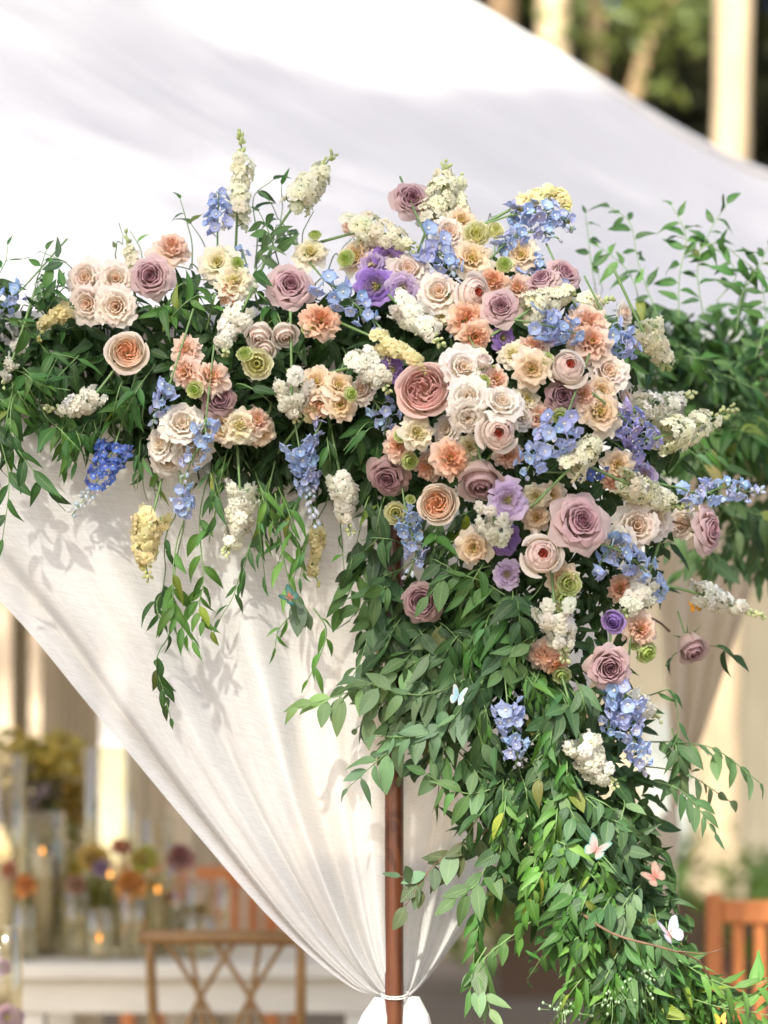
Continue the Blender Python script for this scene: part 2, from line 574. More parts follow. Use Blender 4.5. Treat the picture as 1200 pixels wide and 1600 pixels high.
STUCCO = simple('pale_stucco', (0.66, 0.53, 0.38), 0.85, 1.5, 0.08)
WHITEW = simple('white_render', (0.80, 0.77, 0.72), 0.8, 2, 0.05)
ROOFT = simple('tile_roof', (0.36, 0.17, 0.10), 0.85, 3, 0.25)
DARKG = simple('window_glass', (0.16, 0.16, 0.15), 0.15)
bd = empty('pavilion', (0, 21, 0), 'pale beige building in the sun with an arched white doorway', 'building')
m = MB(); m.box((1.0, 0, 0), (14, 5, 3.1)); m.box((-14, 0.5, 0), (0.9, 5, 3.1)); m.build('wall', STUCCO, bd, False)
m = MB(); m.box((0.7, -0.35, 3.1), (14.3, 5.3, 3.25)); m.box((-14.3, 0.1, 3.103), (0.69, 5.3, 3.25)); m.build('roof', ROOFT, bd, False)
xq = P(1160, PYH, 16).x
for xo in (2.95, 4.3, 7.0, 9.5):
    m = MB()
    out = [(xo - 0.34, -0.04, 0.0)]
    arch = [(xo - 0.34 * math.cos(t * PI / 8), 1.25 + 0.34 * math.sin(t * PI / 8)) for t in range(9)]
    pts = [(xo - 0.34, 0.0)] + arch + [(xo + 0.34, 0.0)]
    v = [(x, -0.05, z) for x, z in pts] + [(x, 0.02, z) for x, z in pts]
    n = len(pts)
    m.add(v, [tuple(range(n))] + [(i, i + n, (i + 1) % n + n, (i + 1) % n) for i in range(n)])
    m.build('arched_door', WHITEW, bd, False)
for xo in (-4.5, -2.8, -7.2):
    m = MB(); m.box((xo - 0.35, 0.44, 0.0), (xo + 0.35, 0.52, 2.0)); m.build('arched_door', WHITEW, bd, False)

# ================================================================== tent
tent = empty('tent', (0, 0.1, 0), 'white sailcloth tent with a dark red wooden corner post', 'tent')
TO = Vector((0, 0.1, 0))


def bez3(a, b, c, t):
    return a * (1 - t) ** 2 + b * 2 * t * (1 - t) + c * t * t


# roof: from the eave up to the swooping crest
ev = [P(-900, 520, 0.35), P(-300, 516, 0.2), P(300, 512, 0.12), P(615, 508, 0.10), P(800, 512, 0.45), P(1060, 522, 1.25), P(1330, 535, 2.2), P(1700, 560, 3.4)]
tp = [P(-1000, -1150, 4.4), P(-350, -900, 4.3), P(330, -260, 4.2), P(700, -12, 4.1), P(905, 112, 4.05), P(1090, 224, 4.0), P(1260, 296, 4.0), P(1700, 420, 4.0)]
NS, NV = 90, 36
E = catmull(ev, NS); T = catmull(tp, NS)
pts = []
for j in range(NV):
    t = j / (NV - 1)
    for i in range(NS):
        p = E[i].lerp(T[i], t)
        s = i / (NS - 1)
        sag = 0.30 * 4 * t * (1 - t) * (0.55 + 0.45 * math.sin(s * 3))
        p = p + Vector((0, 0.15 * sag, -sag * 0.8))
        p.z += 0.010 * math.sin(s * 31 + 5 * t) * t * (1 - t)
        pts.append(p - TO)
uv = [(i / (NS - 1), j / (NV - 1)) for j in range(NV) for i in range(NS)]
roof_pts = [tuple(p + TO) for p in pts]
m = MB(); m.grid(pts, NV, NS, uv)
# the far slope behind the crest
pts2 = []
for j in range(8):
    t = j / 7
    for i in range(NS):
        p = T[i] + Vector((0.2 * t, 3.6 * t, 0)); p.z = T[i].z * (1 - t) + 2.25 * t - 0.35 * 4 * t * (1 - t) * 0.5 + (-0.02 if j == 0 else 0)
        pts2.append(p - TO)
m.grid(pts2, 8, NS, [(i / (NS - 1), j / 7) for j in range(8) for i in range(NS)])
m.build('roof', ROOF, tent)
# a stitched hem rolls along the crest and along the eave
m = MB(); m.tube([p - TO for p in E], 0.012, 0.012, 6); m.build('hem', ROOF, tent)
m = MB(); m.tube([p - TO + Vector((0, -.01, .004)) for p in T[22:]], 0.016, 0.016, 6); m.build('crest_rope', ROOF, tent)

_rs = random.Random(31)
SHADE_B = []
for (x, y, z) in roof_pts:
    k_ = K * (D + y) / D
    px_, py_ = 600 + x / k_, PYH - (z - CAMZ) / k_
    if -120 < px_ < 1290 and -90 < py_ < 600:
        lim = 62 + 0.17 * (px_ - 250) + 22 * math.sin(px_ * .013) + 14 * math.sin(px_ * .041) - (500 if px_ > 930 else 0)
        if py_ > lim or px_ < 270 + 40 * math.sin(py_ * .02):
            SHADE_B.extend([(x, y, z, .12, .10)] * (2 if py_ < 250 else 1))
shade_tree('tall unseen tree behind the photographer, crown shaped to dapple light on the flowers', SHADE_A, 11.0, 15.0, 2300, .055, 5, (-3.4, -10.5, 0))
shade_tree('second unseen tree behind the photographer, crown shaped to shade the tent roof', SHADE_B, 12.0, 16.0, 13000, .06, 6, (-4.6, -9.0, 0))

# corner post, the eave beams
m = MB()
pc = P(616, 900, 0.03)
m.tube([Vector((pc.x, 0.03, z)) - TO for z in np.linspace(0, 2.30, 18)], 0.0185, 0.0185, 20)
m.build('post', POST, tent)
m = MB()
m.tube([p - TO + Vector((0, 0.05, -0.045)) for p in E[:int(NS * 0.46)]], 0.02, 0.02, 8)
m.tube([p - TO + Vector((0, 0.08, -0.06)) for p in E[int(NS * 0.42):]], 0.02, 0.02, 8)
m.build('beam', POST, tent)


# ---------------------------------------------------------------- curtains
def curtain(name, label, inner, outer, mat, folds, amp, y0, seed, nu=150, nv=90, power=1.0, tail=None, cat='curtain', bend=None, pinch=0.016):
    rr = random.Random(seed)
    I = catmull(inner, nv); O = catmull(outer, nv)
    comp = [(rr.uniform(0.7, 1.3) * folds, rr.uniform(0, 6.28), 0.60), (rr.uniform(1.5, 2.1) * folds, rr.uniform(0, 6.28), 0.30), (rr.uniform(3.0, 4.2) * folds, rr.uniform(0, 6.28), 0.05)]

    def prof(u):
        s = 0
        for f, p, a in comp:
            q = math.sin(f * 2 * PI * u + p + 0.8 * math.sin(2.3 * u * folds + p))
            s += a * (q if q > 0 else q * 0.7)
        return s
    pts, uv = [], []
    for j in range(nv):
        v = j / (nv - 1)
        A = amp * (0.9 + 0.25 * math.sin(v * 3 + 1)) * (1 - 0.75 * v ** 4) + 0.003
        for i in range(nu):
            u = i / (nu - 1)
            p = I[j].lerp(O[j], u ** power)
            d = prof(u) * min(1, 0.25 + 1.2 * v ** 0.7) * min(1.0, u * 9 + 0.25)
            roll = -0.022 * math.exp(-((1 - u) / 0.035) ** 2)         # the hem rolls forward
            k = v ** 6
            y = y0 + d * A * (1 - k * 0.5) + roll * (1 - k)
            q_ = 1 - u
            if tail:
                y -= (.040 * math.exp(-((q_ - .045) / .026) ** 2) + .034 * math.exp(-((q_ - .14) / .030) ** 2) + .020 * math.exp(-((q_ - .25) / .04) ** 2)) * min(1, v * 2.2) * (1 - .85 * v ** 6)
            pts.append((p.x, y + bend(u, v) if bend else y, p.z + 0.004 * prof(u + 0.3) * (1 - v)))
            uv.append((u * 1.1, v * 1.1))
    m = MB(); m.grid(pts, nv, nu, uv)
    e = empty(name, (I[-1].x, y0, 0), label, cat)
    off = Vector((I[-1].x, y0, 0))
    m.v = [tuple(Vector(q) - off) for q in m.v]
    m.build('cloth', mat, e)
    if tail:
        m = MB()
        top, l, r, length = tail
        n, nj = 60, 24
        pts = []
        for j in range(nj):
            t = j / (nj - 1)
            z = top.z - t * length
            fl = pinch + (1 - math.exp(-t * 9)) * (r - l) / 2
            cx = top.x + ((l + r) / 2 - top.x) * (1 - math.exp(-t * 10))
            bulge = 1 + 0.25 * math.exp(-((t - 0.06) / 0.05) ** 2)
            for i in range(n):
                a = 2 * PI * i / n
                f = 1 + 0.16 * math.sin(7 * a + seed) * min(1, t * 6 + .3) + 0.07 * math.sin(13 * a + 2 * seed)
                pts.append((cx + math.cos(a) * fl * f * bulge, y0 - 0.005 + math.sin(a) * fl * 0.7 * f * bulge, z))
        m.grid([tuple(Vector(q) - off) for q in pts], nj, n, [(i / n * 0.5, j / nj) for j in range(nj) for i in range(n)], 0, True)
        m.build('gathered_tail', mat, e)
    return e


cy = 0.045
tie = P(615, 1555, cy)
inn = [P(614, 470, cy), P(612, 800, cy), P(609, 1100, cy), P(607, 1300, cy), P(608, 1420, cy), P(610, 1500, cy), P(612, 1540, cy), P(613, 1556, cy)]
out = [P(-640, 500, cy), P(-260, 720, cy), P(-12, 925, cy), P(150, 1112, cy), P(300, 1292, cy), P(430, 1440, cy), P(538, 1534, cy), P(596, 1558, cy)]
curtain('curtain', 'white gauze curtain swept aside and gathered against the corner post', inn, out, LINEN, 3.1, 0.085, cy, 11, nu=220, nv=110, power=1.15,
        tail=(P(600, 1557, cy), P(556, 1600, cy).x, P(606, 1600, cy).x, 0.85))
inn = [P(620, 470, cy), P(621, 800, cy), P(622, 1100, cy), P(622, 1300, cy), P(623, 1420, cy), P(625, 1500, cy), P(631, 1540, cy), P(631, 1556, cy)]
out = [P(1160, 520, 0.9), P(1060, 760, 0.8), P(965, 980, 0.65), P(875, 1180, 0.45), P(795, 1345, 0.30), P(735, 1450, 0.18), P(676, 1530, 0.08), P(640, 1557, cy)]
curtain('curtain', 'shorter white curtain pulled to the post under the hanging greenery', inn, out, LINEN, 2.6, 0.055, cy, 5, nu=150, nv=90,
        tail=(P(641, 1557, cy), P(633, 1600, cy).x, P(672, 1600, cy).x, 0.85), bend=lambda u, v: 0.85 * u * (1 - v) ** 0.9)
ti = empty('curtain_tie', (pc.x, 0.03, tie.z), 'thin white cord tying both curtains to the post', 'cord')
m = MB()
for dz in (0.0, 0.0045):
    m.tube([(math.cos(a) * 0.026 * (1 + 0.08 * math.sin(3 * a)) + 0.001, math.sin(a) * 0.024 + 0.002, dz + 0.004 * math.sin(a)) for a in np.linspace(0, 2 * PI, 28)], 0.0014, 0.0014, 6)
m.build('loop', CORD, ti)
m = MB(); m.tube([(0.0, 0.028, 0), (0.012, 0.03, -0.03), (0.006, 0.034, -0.09)], 0.002, 0.0015, 5); m.build('loose_end', CORD, ti)

# curtain of the next bay, gathered low, out of focus
yy = 2.6
inn = [P(985, 560, yy), P(1010, 800, yy), P(1035, 1000, yy), P(1046, 1150, yy), P(1046, 1230, yy), P(1046, 1268, yy)]
out = [P(1330, 560, yy), P(1240, 770, yy), P(1172, 930, yy), P(1122, 1080, yy), P(1084, 1190, yy), P(1058, 1268, yy)]
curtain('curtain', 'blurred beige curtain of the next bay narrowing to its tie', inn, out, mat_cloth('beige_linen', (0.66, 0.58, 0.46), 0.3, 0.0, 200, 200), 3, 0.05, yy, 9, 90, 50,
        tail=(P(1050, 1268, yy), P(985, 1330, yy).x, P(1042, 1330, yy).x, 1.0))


# shaded drapes that close the back of the tent, with gaps where daylight shows
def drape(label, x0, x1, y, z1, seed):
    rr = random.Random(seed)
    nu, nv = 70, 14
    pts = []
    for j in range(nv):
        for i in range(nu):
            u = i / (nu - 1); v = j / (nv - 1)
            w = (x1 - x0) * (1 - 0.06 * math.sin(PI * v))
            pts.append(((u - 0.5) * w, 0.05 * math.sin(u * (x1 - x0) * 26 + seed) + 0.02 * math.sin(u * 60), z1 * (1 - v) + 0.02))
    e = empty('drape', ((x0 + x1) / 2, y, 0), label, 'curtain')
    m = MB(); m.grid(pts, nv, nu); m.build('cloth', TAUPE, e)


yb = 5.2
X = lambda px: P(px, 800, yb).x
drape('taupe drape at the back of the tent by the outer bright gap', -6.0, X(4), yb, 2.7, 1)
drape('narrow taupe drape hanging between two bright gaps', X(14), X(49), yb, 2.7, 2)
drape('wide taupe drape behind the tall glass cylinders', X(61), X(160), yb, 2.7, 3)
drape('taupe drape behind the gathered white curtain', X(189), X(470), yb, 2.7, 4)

# ================================================================== flowers: the forms
def prof_fn(ctrl):
    c = [Vector((r, z, 0)) for r, z in ctrl]
    s = catmull(c, 33)

    def f(v):
        x = max(0.0, min(1.0, v)) * 32
        i = min(int(x), 31)
        q = s[i].lerp(s[i + 1], x - i)
        return q.x, q.y
    return f


def petal_mesh(name, rng, ctrl, a0, half, nu=7, nv=6, rnd=0.2, spiral=0.04, ruffle=0.0, rf=2.0, point=0.0, tilt=0.0, mat=None, off=(0, 0), fringe=0.0):
    f = prof_fn(ctrl)
    ph = rng.uniform(0, 6.28); ph2 = rng.uniform(0, 6.28)
    pts, uv = [], []
    for j in range(nv):
        v = j / (nv - 1)
        for i in range(nu):
            u = -1 + 2 * i / (nu - 1)
            ve = v * (1 - rnd * abs(u) ** 2.4)
            r, z = f(ve)
            h = half * (0.50 + 0.50 * min(1.0, ve * 1.7))
            a = a0 + u * h
            r = r * (1 + spiral * u) + tilt * v * u
            w = ruffle * ve ** 2.5
            z += w * math.sin(rf * u * PI + ph)
            r += w * 0.8 * math.sin(rf * 1.3 * u * PI + ph2)
            if fringe and v > .8:
                q = fringe * (v - .7) / .3
                r += q * rng.uniform(-1, 1); z += q * rng.uniform(-1.3, 1.3)
            if point:
                k = point * max(0.0, v - 0.7) / 0.3
                r += k * (0.5 - abs(u)); z -= k * 0.4 * (1 - abs(u))
            pts.append((r * math.cos(a) + off[0], r * math.sin(a) + off[1], z)); uv.append((i / (nu - 1), v))
    m = MB(); m.grid(pts, nv, nu, uv)
    return m.data(name, mat or PETAL)


def stem_mesh(rng, calyx=0.3, length=1.7, w=0.055):
    m = MB()
    b = (rng.uniform(-.25, .25), rng.uniform(-.25, .25))
    m.tube(catmull([(0, 0, -0.22), (b[0] * 0.3, b[1] * 0.3, -0.7), (b[0] * 1.6, b[1] * 1.6, -length)], 7), w, w * 0.9, 7)
    m.lathe([(0.02, -0.4), (0.10, -0.36), (0.15, -0.26), (0.13, -0.18)], seg=8)
    for k in range(5):
        a = 2 * PI * k / 5 + rng.uniform(-.2, .2)
        ca, sa = math.cos(a), math.sin(a)
        l = calyx * rng.uniform(1.1, 1.7)
        p = [(ca * 0.12 - sa * 0.07, sa * 0.12 + ca * 0.07, -0.22), (ca * 0.12 + sa * 0.07, sa * 0.12 - ca * 0.07, -0.22),
             (ca * (0.12 + l * 0.7) + sa * 0.05, sa * (0.12 + l * 0.7) - ca * 0.05, -0.24), (ca * (0.12 + l * 0.7) - sa * 0.05, sa * (0.12 + l * 0.7) + ca * 0.05, -0.24),
             (ca * (0.12 + l * 1.4), sa * (0.12 + l * 1.4), -0.36)]
        m.add(p, [(0, 1, 2, 3), (3, 2, 4)])
    return m.data('stem', STEM)


GA = 2.39996


def form_rose(seed, tight=1.0, openness=1.0):
    """High-centred rose: a furled heart, then widening whorls, rims rolled back."""
    rng = random.Random(seed)
    L = [  # n, belly, rim, height, curl, half-angle
        (2, .10, .075, .80, .00, 1.9), (3, .19, .165, .83, .02, 1.25), (3, .29, .275, .84, .05, 1.15), (4, .40, .40, .80, .08, .98),
        (4, .51, .54, .73, .12, .92), (5, .62, .71, .62, .17, .80), (5, .70, .90, .44, .22, .74), (5, .72, 1.04, .20, .20, .72)]
    parts = []
    a = rng.uniform(0, 6.28)
    for li, (n, rb, rr, h, c, half) in enumerate(L):
        fr = li / (len(L) - 1)
        a += rng.uniform(.3, .9)
        for k in range(n):
            j = rng.uniform
            s = 1 + j(-.07, .07)
            rim = rr * s * (1 + (openness - 1) * fr)
            hh = h * tight + j(-.04, .04)
            ctrl = [(.04, -.28), (rb * .82, -.10), (rb * s, hh * .48), (rb * .35 * s + rim * .65, hh * .88), (rim, hh), (rim + c * j(.5, 1.1), hh - c * j(.25, .8))]
            parts.append(('petal', petal_mesh('rose_petal', rng, ctrl, a + 2 * PI * k / n + j(-.15, .15), half * j(.92, 1.1), 8, 7, .16, .075 if li < 6 else .03,
                                              .02 + .075 * fr, j(1, 2), point=.26 * (li > 4) * j(.2, 1.2)), fr))
    parts.append(('stem', stem_mesh(rng), None))
    return parts


def form_garden(seed, outer=1.0, inner_fr=0.0):
    """Cupped garden rose: round outer petals holding a packed heart of small folded ones."""
    rng = random.Random(seed)
    parts = []
    j = rng.uniform
    for k in range(17):
        r = 0.08 + 0.44 * math.sqrt((k + .4) / 17)
        a = k * GA
        hh = .58 - .16 * r + j(-.05, .06)
        ctrl = [(.03, -.2), (r * .75, .05), (r, hh * .6), (r * j(.9, 1.1), hh), (r * 1.05 + .03, hh - .02)]
        parts.append(('petal', petal_mesh('heart_petal', rng, ctrl, a, j(.55, .95) * (0.30 / (r + .1)) ** .6, 7, 5, .1, .25, .06, j(1, 2.2)), .0 + .12 * r))
    for li, (n, rb, rr, h, c, half) in enumerate([(5, .62, .56, .66, .0, .80), (5, .75, .70, .68, .02, .82), (5, .86, .86, .60, .05, .80), (4, .90, 1.02, .36, .14, .85)]):
        a0 = j(0, 6.28)
        fr = .62 + .38 * li / 3
        for k in range(n):
            s = 1 + j(-.05, .05)
            hh = h + j(-.05, .05)
            rim = rr * s * (outer if li == 3 else 1)
            ctrl = [(.04, -.30), (rb * .75, -.16), (rb * s, hh * .45), (rb * .4 * s + rim * .6, hh * .85), (rim, hh), (rim + c, hh - c * .5)]
            parts.append(('petal', petal_mesh('cup_petal', rng, ctrl, a0 + 2 * PI * k / n + j(-.12, .12), half * j(.95, 1.1), 8, 6, .18, .05, .03, j(1, 1.6)), fr))
    parts.append(('stem', stem_mesh(rng), None))
    return parts


def form_spray(seed):
    """Loose ruffled spray rose."""
    rng = random.Random(seed)
    j = rng.uniform
    parts = []
    for li, (n, rb, rr, h, c, half) in enumerate([(3, .14, .16, .50, .04, 1.1), (4, .28, .30, .52, .05, .9), (5, .44, .50, .50, .08, .78), (6, .58, .76, .40, .12, .68), (6, .64, 1.02, .20, .12, .64)]):
        a0 = j(0, 6.28)
        for k in range(n):
            s = 1 + j(-.10, .10)
            hh = h + j(-.06, .06)
            rim = rr * s
            ctrl = [(.04, -.26), (rb * .8, -.10), (rb * s, hh * .5), (rb * .35 + rim * .65, hh * .9), (rim, hh), (rim + c * j(.3, 1.2), hh - c * j(0, .8))]
            parts.append(('petal', petal_mesh('spray_petal', rng, ctrl, a0 + 2 * PI * k / n + j(-.2, .2), half * j(.9, 1.15), 8, 6, .14, .06, .085 * (.5 + li / 6), j(1.5, 3)), li / 4))
    parts.append(('stem', stem_mesh(rng), None))
    return parts


def form_lisianthus(seed, frill=0.09, layers=4, dome=0.0):
    """Ruffled, fringed double bloom with a small dark centre."""
    rng = random.Random(seed)
    j = rng.uniform
    parts = []
    L = [(3, .12, .22, .38, 1.15), (4, .26, .44, .40, .95), (5, .40, .70, .34, .84), (5, .48, .90, .20, .86), (5, .50, 1.02, .0, .84)]
    if layers == 3:
        L = [(4, .30, .52, .42, .95), (5, .44, .82, .28, .86), (5, .48, 1.02, .06, .84)]
    for li, (n, rb, rr, h, half) in enumerate(L):
        a0 = j(0, 6.28)
        t = li / (len(L) - 1)
        h = h + dome * (1 - t)
        for k in range(n):
            s = 1 + j(-.18, .14)
            hh = h + j(-.13, .13)
            rim = rr * s
            lean = j(-.12, .12)
            ctrl = [(.04, -.30), (rb * .6, -.14), (rb * s, hh * .35), (rb * .3 + rim * .6, hh * .85 + lean * .4), (rim * .94, hh + lean), (rim, hh - .06 + lean)]
            parts.append(('petal', petal_mesh('ruffled_petal', rng, ctrl, a0 + 2 * PI * k / n + j(-.4, .4), half * j(.75, 1.2), 13, 6, .16, j(-.08, .08), frill * j(.8, 1.5) * (.7 + .5 * t), j(1.3, 2.6), fringe=.035), t))
    m = MB()
    for k in range(7):
        a = k * GA; r = .05 * math.sqrt(k)
        p = Vector((r * math.cos(a), r * math.sin(a), 0))
        m.tube([p + Vector((0, 0, -.05)), p * 1.5 + Vector((0, 0, .24 + dome * .5 + .03 * (k % 3)))], .020, .030, 5)
    parts.append(('stamens', m.data('stamens', CORE), None))
    parts.append(('stem', stem_mesh(rng, .25, 1.9, .05), None))
    return parts


def form_cup(seed):
    """Globe-shaped garden rose: a closed bowl with a small bright opening."""
    rng = random.Random(seed)
    parts = []
    j = rng.uniform
    cx, cy = j(-.05, .12), j(-.02, .12)
    for k in range(9):
        r = 0.05 + 0.17 * math.sqrt((k + .4) / 9)
        a = k * GA
        hh = .70 + j(-.06, .06)
        ctrl = [(.03, .0), (r * .8, .25), (r, hh * .7), (r * j(.85, 1.1), hh)]
        parts.append(('petal', petal_mesh('heart_petal', rng, ctrl, a, j(.6, 1.0), 6, 4, .1, .25, .05, j(1, 2), off=(cx, cy)), .0 + .2 * r))
    for li, (n, rb, rr, h, c, half) in enumerate([(4, .50, .26, .78, .0, 1.0), (5, .66, .38, .80, .0, .86), (5, .78, .55, .74, .01, .84), (5, .86, .78, .58, .04, .82), (3, .90, 1.05, .22, .14, .8)]):
        a0 = j(0, 6.28)
        fr = .55 + .45 * li / 4
        for k in range(n):
            s = 1 + j(-.05, .05)
            hh = h + j(-.05, .05)
            rim = rr * s
            ctrl = [(.04, -.30), (rb * .75, -.16), (rb * s, hh * .38), (rb * .5 * s + rim * .5, hh * .86), (rim, hh), (rim + c, hh - c * .5)]
            q = .5 if li < 2 else 0
            parts.append(('petal', petal_mesh('cup_petal', rng, ctrl, a0 + 2 * PI * k / n + j(-.12, .12), half * j(.95, 1.1), 8, 6, .16, .05, .025, j(1, 1.6), off=(cx * q, cy * q)), fr))
    parts.append(('stem', stem_mesh(rng), None))
    return parts


def form_bud(seed):
    """Half-open rose seen from the side: petals still closed into a turban."""
    rng = random.Random(seed)
    j = rng.uniform
    parts = []
    for li, (n, rb, rr, h, c, half) in enumerate([(3, .34, .10, 1.05, .0, 1.3), (4, .50, .28, 1.08, .02, .95), (5, .62, .50, 1.0, .05, .82), (4, .66, .80, .84, .14, .80)]):
        a0 = j(0, 6.28)
        for k in range(n):
            s = 1 + j(-.06, .06)
            hh = h + j(-.05, .05)
            rim = rr * s
            ctrl = [(.04, -.28), (rb * .78, -.12), (rb * s, hh * .38), (rb * .45 + rim * .55, hh * .85), (rim, hh), (rim + c, hh - c * .4)]
            parts.append(('petal', petal_mesh('bud_petal', rng, ctrl, a0 + 2 * PI * k / n, half * j(.95, 1.1), 8, 6, .18, .06, .03, 1.5), li / 3))
    parts.append(('stem', stem_mesh(rng, .42), None))
    return parts


def form_pom(seed):
    """Small closed frilly green-tinged bud."""
    rng = random.Random(seed)
    j = rng.uniform
    parts = []
    for li, (n, rb, rr, h, half) in enumerate([(3, .22, .18, .75, 1.2), (5, .48, .42, .72, .8), (6, .72, .74, .56, .66), (6, .82, .98, .26, .62)]):
        a0 = j(0, 6.28)
        for k in range(n):
            s = 1 + j(-.08, .08)
            hh = h + j(-.06, .06)
            ctrl = [(.05, -.3), (rb * .8, -.12), (rb * s, hh * .5), (rb * .4 + rr * .6, hh * .9), (rr * s, hh)]
            parts.append(('petal', petal_mesh('frilled_petal', rng, ctrl, a0 + 2 * PI * k / n, half, 7, 5, .1, .04, .07, j(2, 3.2)), li / 3))
    parts.append(('stem', stem_mesh(rng, .2, 1.8, .07), None))
    return parts


FORMS = {
    'rose': [form_rose(11), form_rose(12, .95, 1.05), form_rose(13, 1.05, .95), form_rose(14, .9, 1.1), form_rose(15, .82, 1.2), form_rose(16, 1.08, .97)],
    'garden': [form_garden(21), form_garden(22, 1.05), form_garden(23, .95)],
    'spray': [form_spray(31), form_spray(32), form_spray(33)],
    'lis': [form_lisianthus(41), form_lisianthus(42, .11), form_lisianthus(43, .08)],
    'open': [form_lisianthus(51, .05, 3), form_lisianthus(52, .06, 3)],
    'carn': [form_lisianthus(61, .13, 4, .30), form_lisianthus(62, .15, 4, .36), form_lisianthus(63, .12, 4, .28)],
    'cup': [form_cup(91), form_cup(92), form_cup(93)],
    'bud': [form_bud(71), form_bud(72)],
    'pom': [form_pom(81), form_pom(82)],
}
# colour presets: form, name, category, heart, middle, outermost, group
PRE = {
    'M': ('rose', 'rose', 'rose', (.46, .22, .27), (.63, .41, .45), (.72, .57, .54), 'dusty mauve roses in the arrangement'),
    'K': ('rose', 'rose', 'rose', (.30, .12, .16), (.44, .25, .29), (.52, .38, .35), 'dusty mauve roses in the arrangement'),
    'D': ('garden', 'garden_rose', 'rose', (.70, .40, .36), (.78, .52, .48), (.80, .58, .53), 'large garden roses'),
    'J': ('garden', 'garden_rose', 'rose', (.93, .52, .29), (.91, .71, .54), (.88, .77, .65), 'peach garden roses'),
    'W': ('cup', 'garden_rose', 'rose', (.84, .17, .09), (.88, .70, .62), (.88, .80, .71), 'blush garden roses'),
    'S': ('spray', 'spray_rose', 'rose', (.88, .68, .54), (.91, .80, .71), (.91, .83, .75), 'blush spray roses'),
    'V': ('spray', 'spray_rose', 'rose', (.88, .76, .63), (.91, .85, .77), (.91, .86, .80), 'blush spray roses'),
    'F': ('carn', 'lisianthus', 'lisianthus', (.86, .50, .34), (.90, .68, .54), (.90, .76, .65), 'peach lisianthus'),
    'O': ('carn', 'lisianthus', 'lisianthus', (.78, .36, .19), (.87, .56, .38), (.88, .68, .53), 'peach lisianthus'),
    'A': ('lis', 'lisianthus', 'lisianthus', (.76, .56, .26), (.89, .74, .54), (.90, .80, .65), 'cream lisianthus'),
    'C': ('lis', 'lisianthus', 'lisianthus', (.72, .66, .32), (.90, .84, .64), (.90, .86, .72), 'cream lisianthus'),
    'Y': ('pom', 'lisianthus', 'lisianthus', (.70, .72, .28), (.84, .84, .48), (.88, .87, .62), 'cream lisianthus'),
    'G': ('pom', 'lisianthus', 'lisianthus', (.46, .60, .12), (.62, .74, .28), (.74, .80, .44), 'green lisianthus buds'),
    'P': ('open', 'lisianthus', 'lisianthus', (.30, .19, .40), (.36, .22, .60), (.47, .32, .70), 'purple lisianthus'),
    'L': ('open', 'lisianthus', 'lisianthus', (.50, .38, .56), (.60, .48, .70), (.68, .58, .74), 'purple lisianthus'),
    'U': ('bud', 'lisianthus', 'lisianthus', (.27, .15, .46), (.36, .22, .58), (.46, .32, .66), 'purple lisianthus'),
    'B': ('bud', 'rose', 'rose', (.86, .74, .66), (.87, .77, .70), (.86, .79, .72), 'blush rose buds'),
    'N': ('bud', 'rose', 'rose', (.50, .30, .34), (.58, .40, .42), (.64, .50, .46), 'dusty mauve roses in the arrangement'),
}
count = {}
DISCS = []


def lerp3(a, b, t):
    return tuple(x + (y - x) * t for x, y in zip(a, b))


def surf(px, py):
    """How far the face of the arrangement stands out in front of the post (m, negative = nearer)."""
    g = lambda cx, cy, sx, sy: math.exp(-((px - cx) / sx) ** 2 - ((py - cy) / sy) ** 2)
    y = -0.05 - 0.22 * g(790, 660, 230, 260) - 0.10 * g(330, 560, 330, 140) - 0.16 * g(880, 1120, 170, 330) - 0.13 * g(950, 1500, 170, 200)
    if px > 960:
        y += 0.0011 * (px - 960) * (1 if py < 700 else 0.55)
    return y


def face_dir(px, py):
    e = 12
    gx = (surf(px + e, py) - surf(px - e, py)) / (2 * e * K)
    gz = -(surf(px, py + e) - surf(px, py - e)) / (2 * e * K)
    return Vector((gx, -1, gz)).normalized()


def bloom(code, px, py, diam, label, aim=None, dy=0.0, col=1.0):
    form, name, cat, ci, cm, co, grp = PRE[code]
    i = count[form] = count.get(form, -1) + 1
    var = FORMS[form][i % len(FORMS[form])]
    rng = random.Random(int(px * 31 + py * 7))
    y = surf(px, py) + dy
    r = px2m(diam, y) / 2 * {'rose': .83, 'garden': .90, 'cup': 1.0, 'spray': 1.10, 'bud': 1.15, 'pom': 1.08}.get(form, 1.20)
    DISCS.append((px, py, diam * .5))
    if aim:
        n = Vector((aim[0] + rng.uniform(-.22, .22), -1, aim[1] + rng.uniform(-.2, .22)))
        n.normalize()
    else:
        n = (face_dir(px, py) + Vector((rng.uniform(-.45, .45), 0, rng.uniform(-.35, .45)))).normalized()
    back = 0.25 if form != 'bud' else 0.35
    loc = P(px, py, y) - n * r * back
    e = empty(name, loc, label, cat, grp)
    e.rotation_mode = 'QUATERNION'
    e.rotation_quaternion = n.to_track_quat('Z', 'Y') @ Quaternion((0, 0, 1), rng.uniform(0, 6.28))
    e.scale = (r, r, r * rng.uniform(.92, 1.05))
    for pn, me, fr in var:
        if fr is None:
            link(pn, me, e)
        else:
            c = lerp3(ci, cm, min(1, fr * 2)) if fr < .5 else lerp3(cm, co, fr * 2 - 1)
            k = rng.uniform(.92, 1.07) * col
            link(pn, me, e, tuple(min(.92, x * k * rng.uniform(.98, 1.02)) for x in c))
    return e


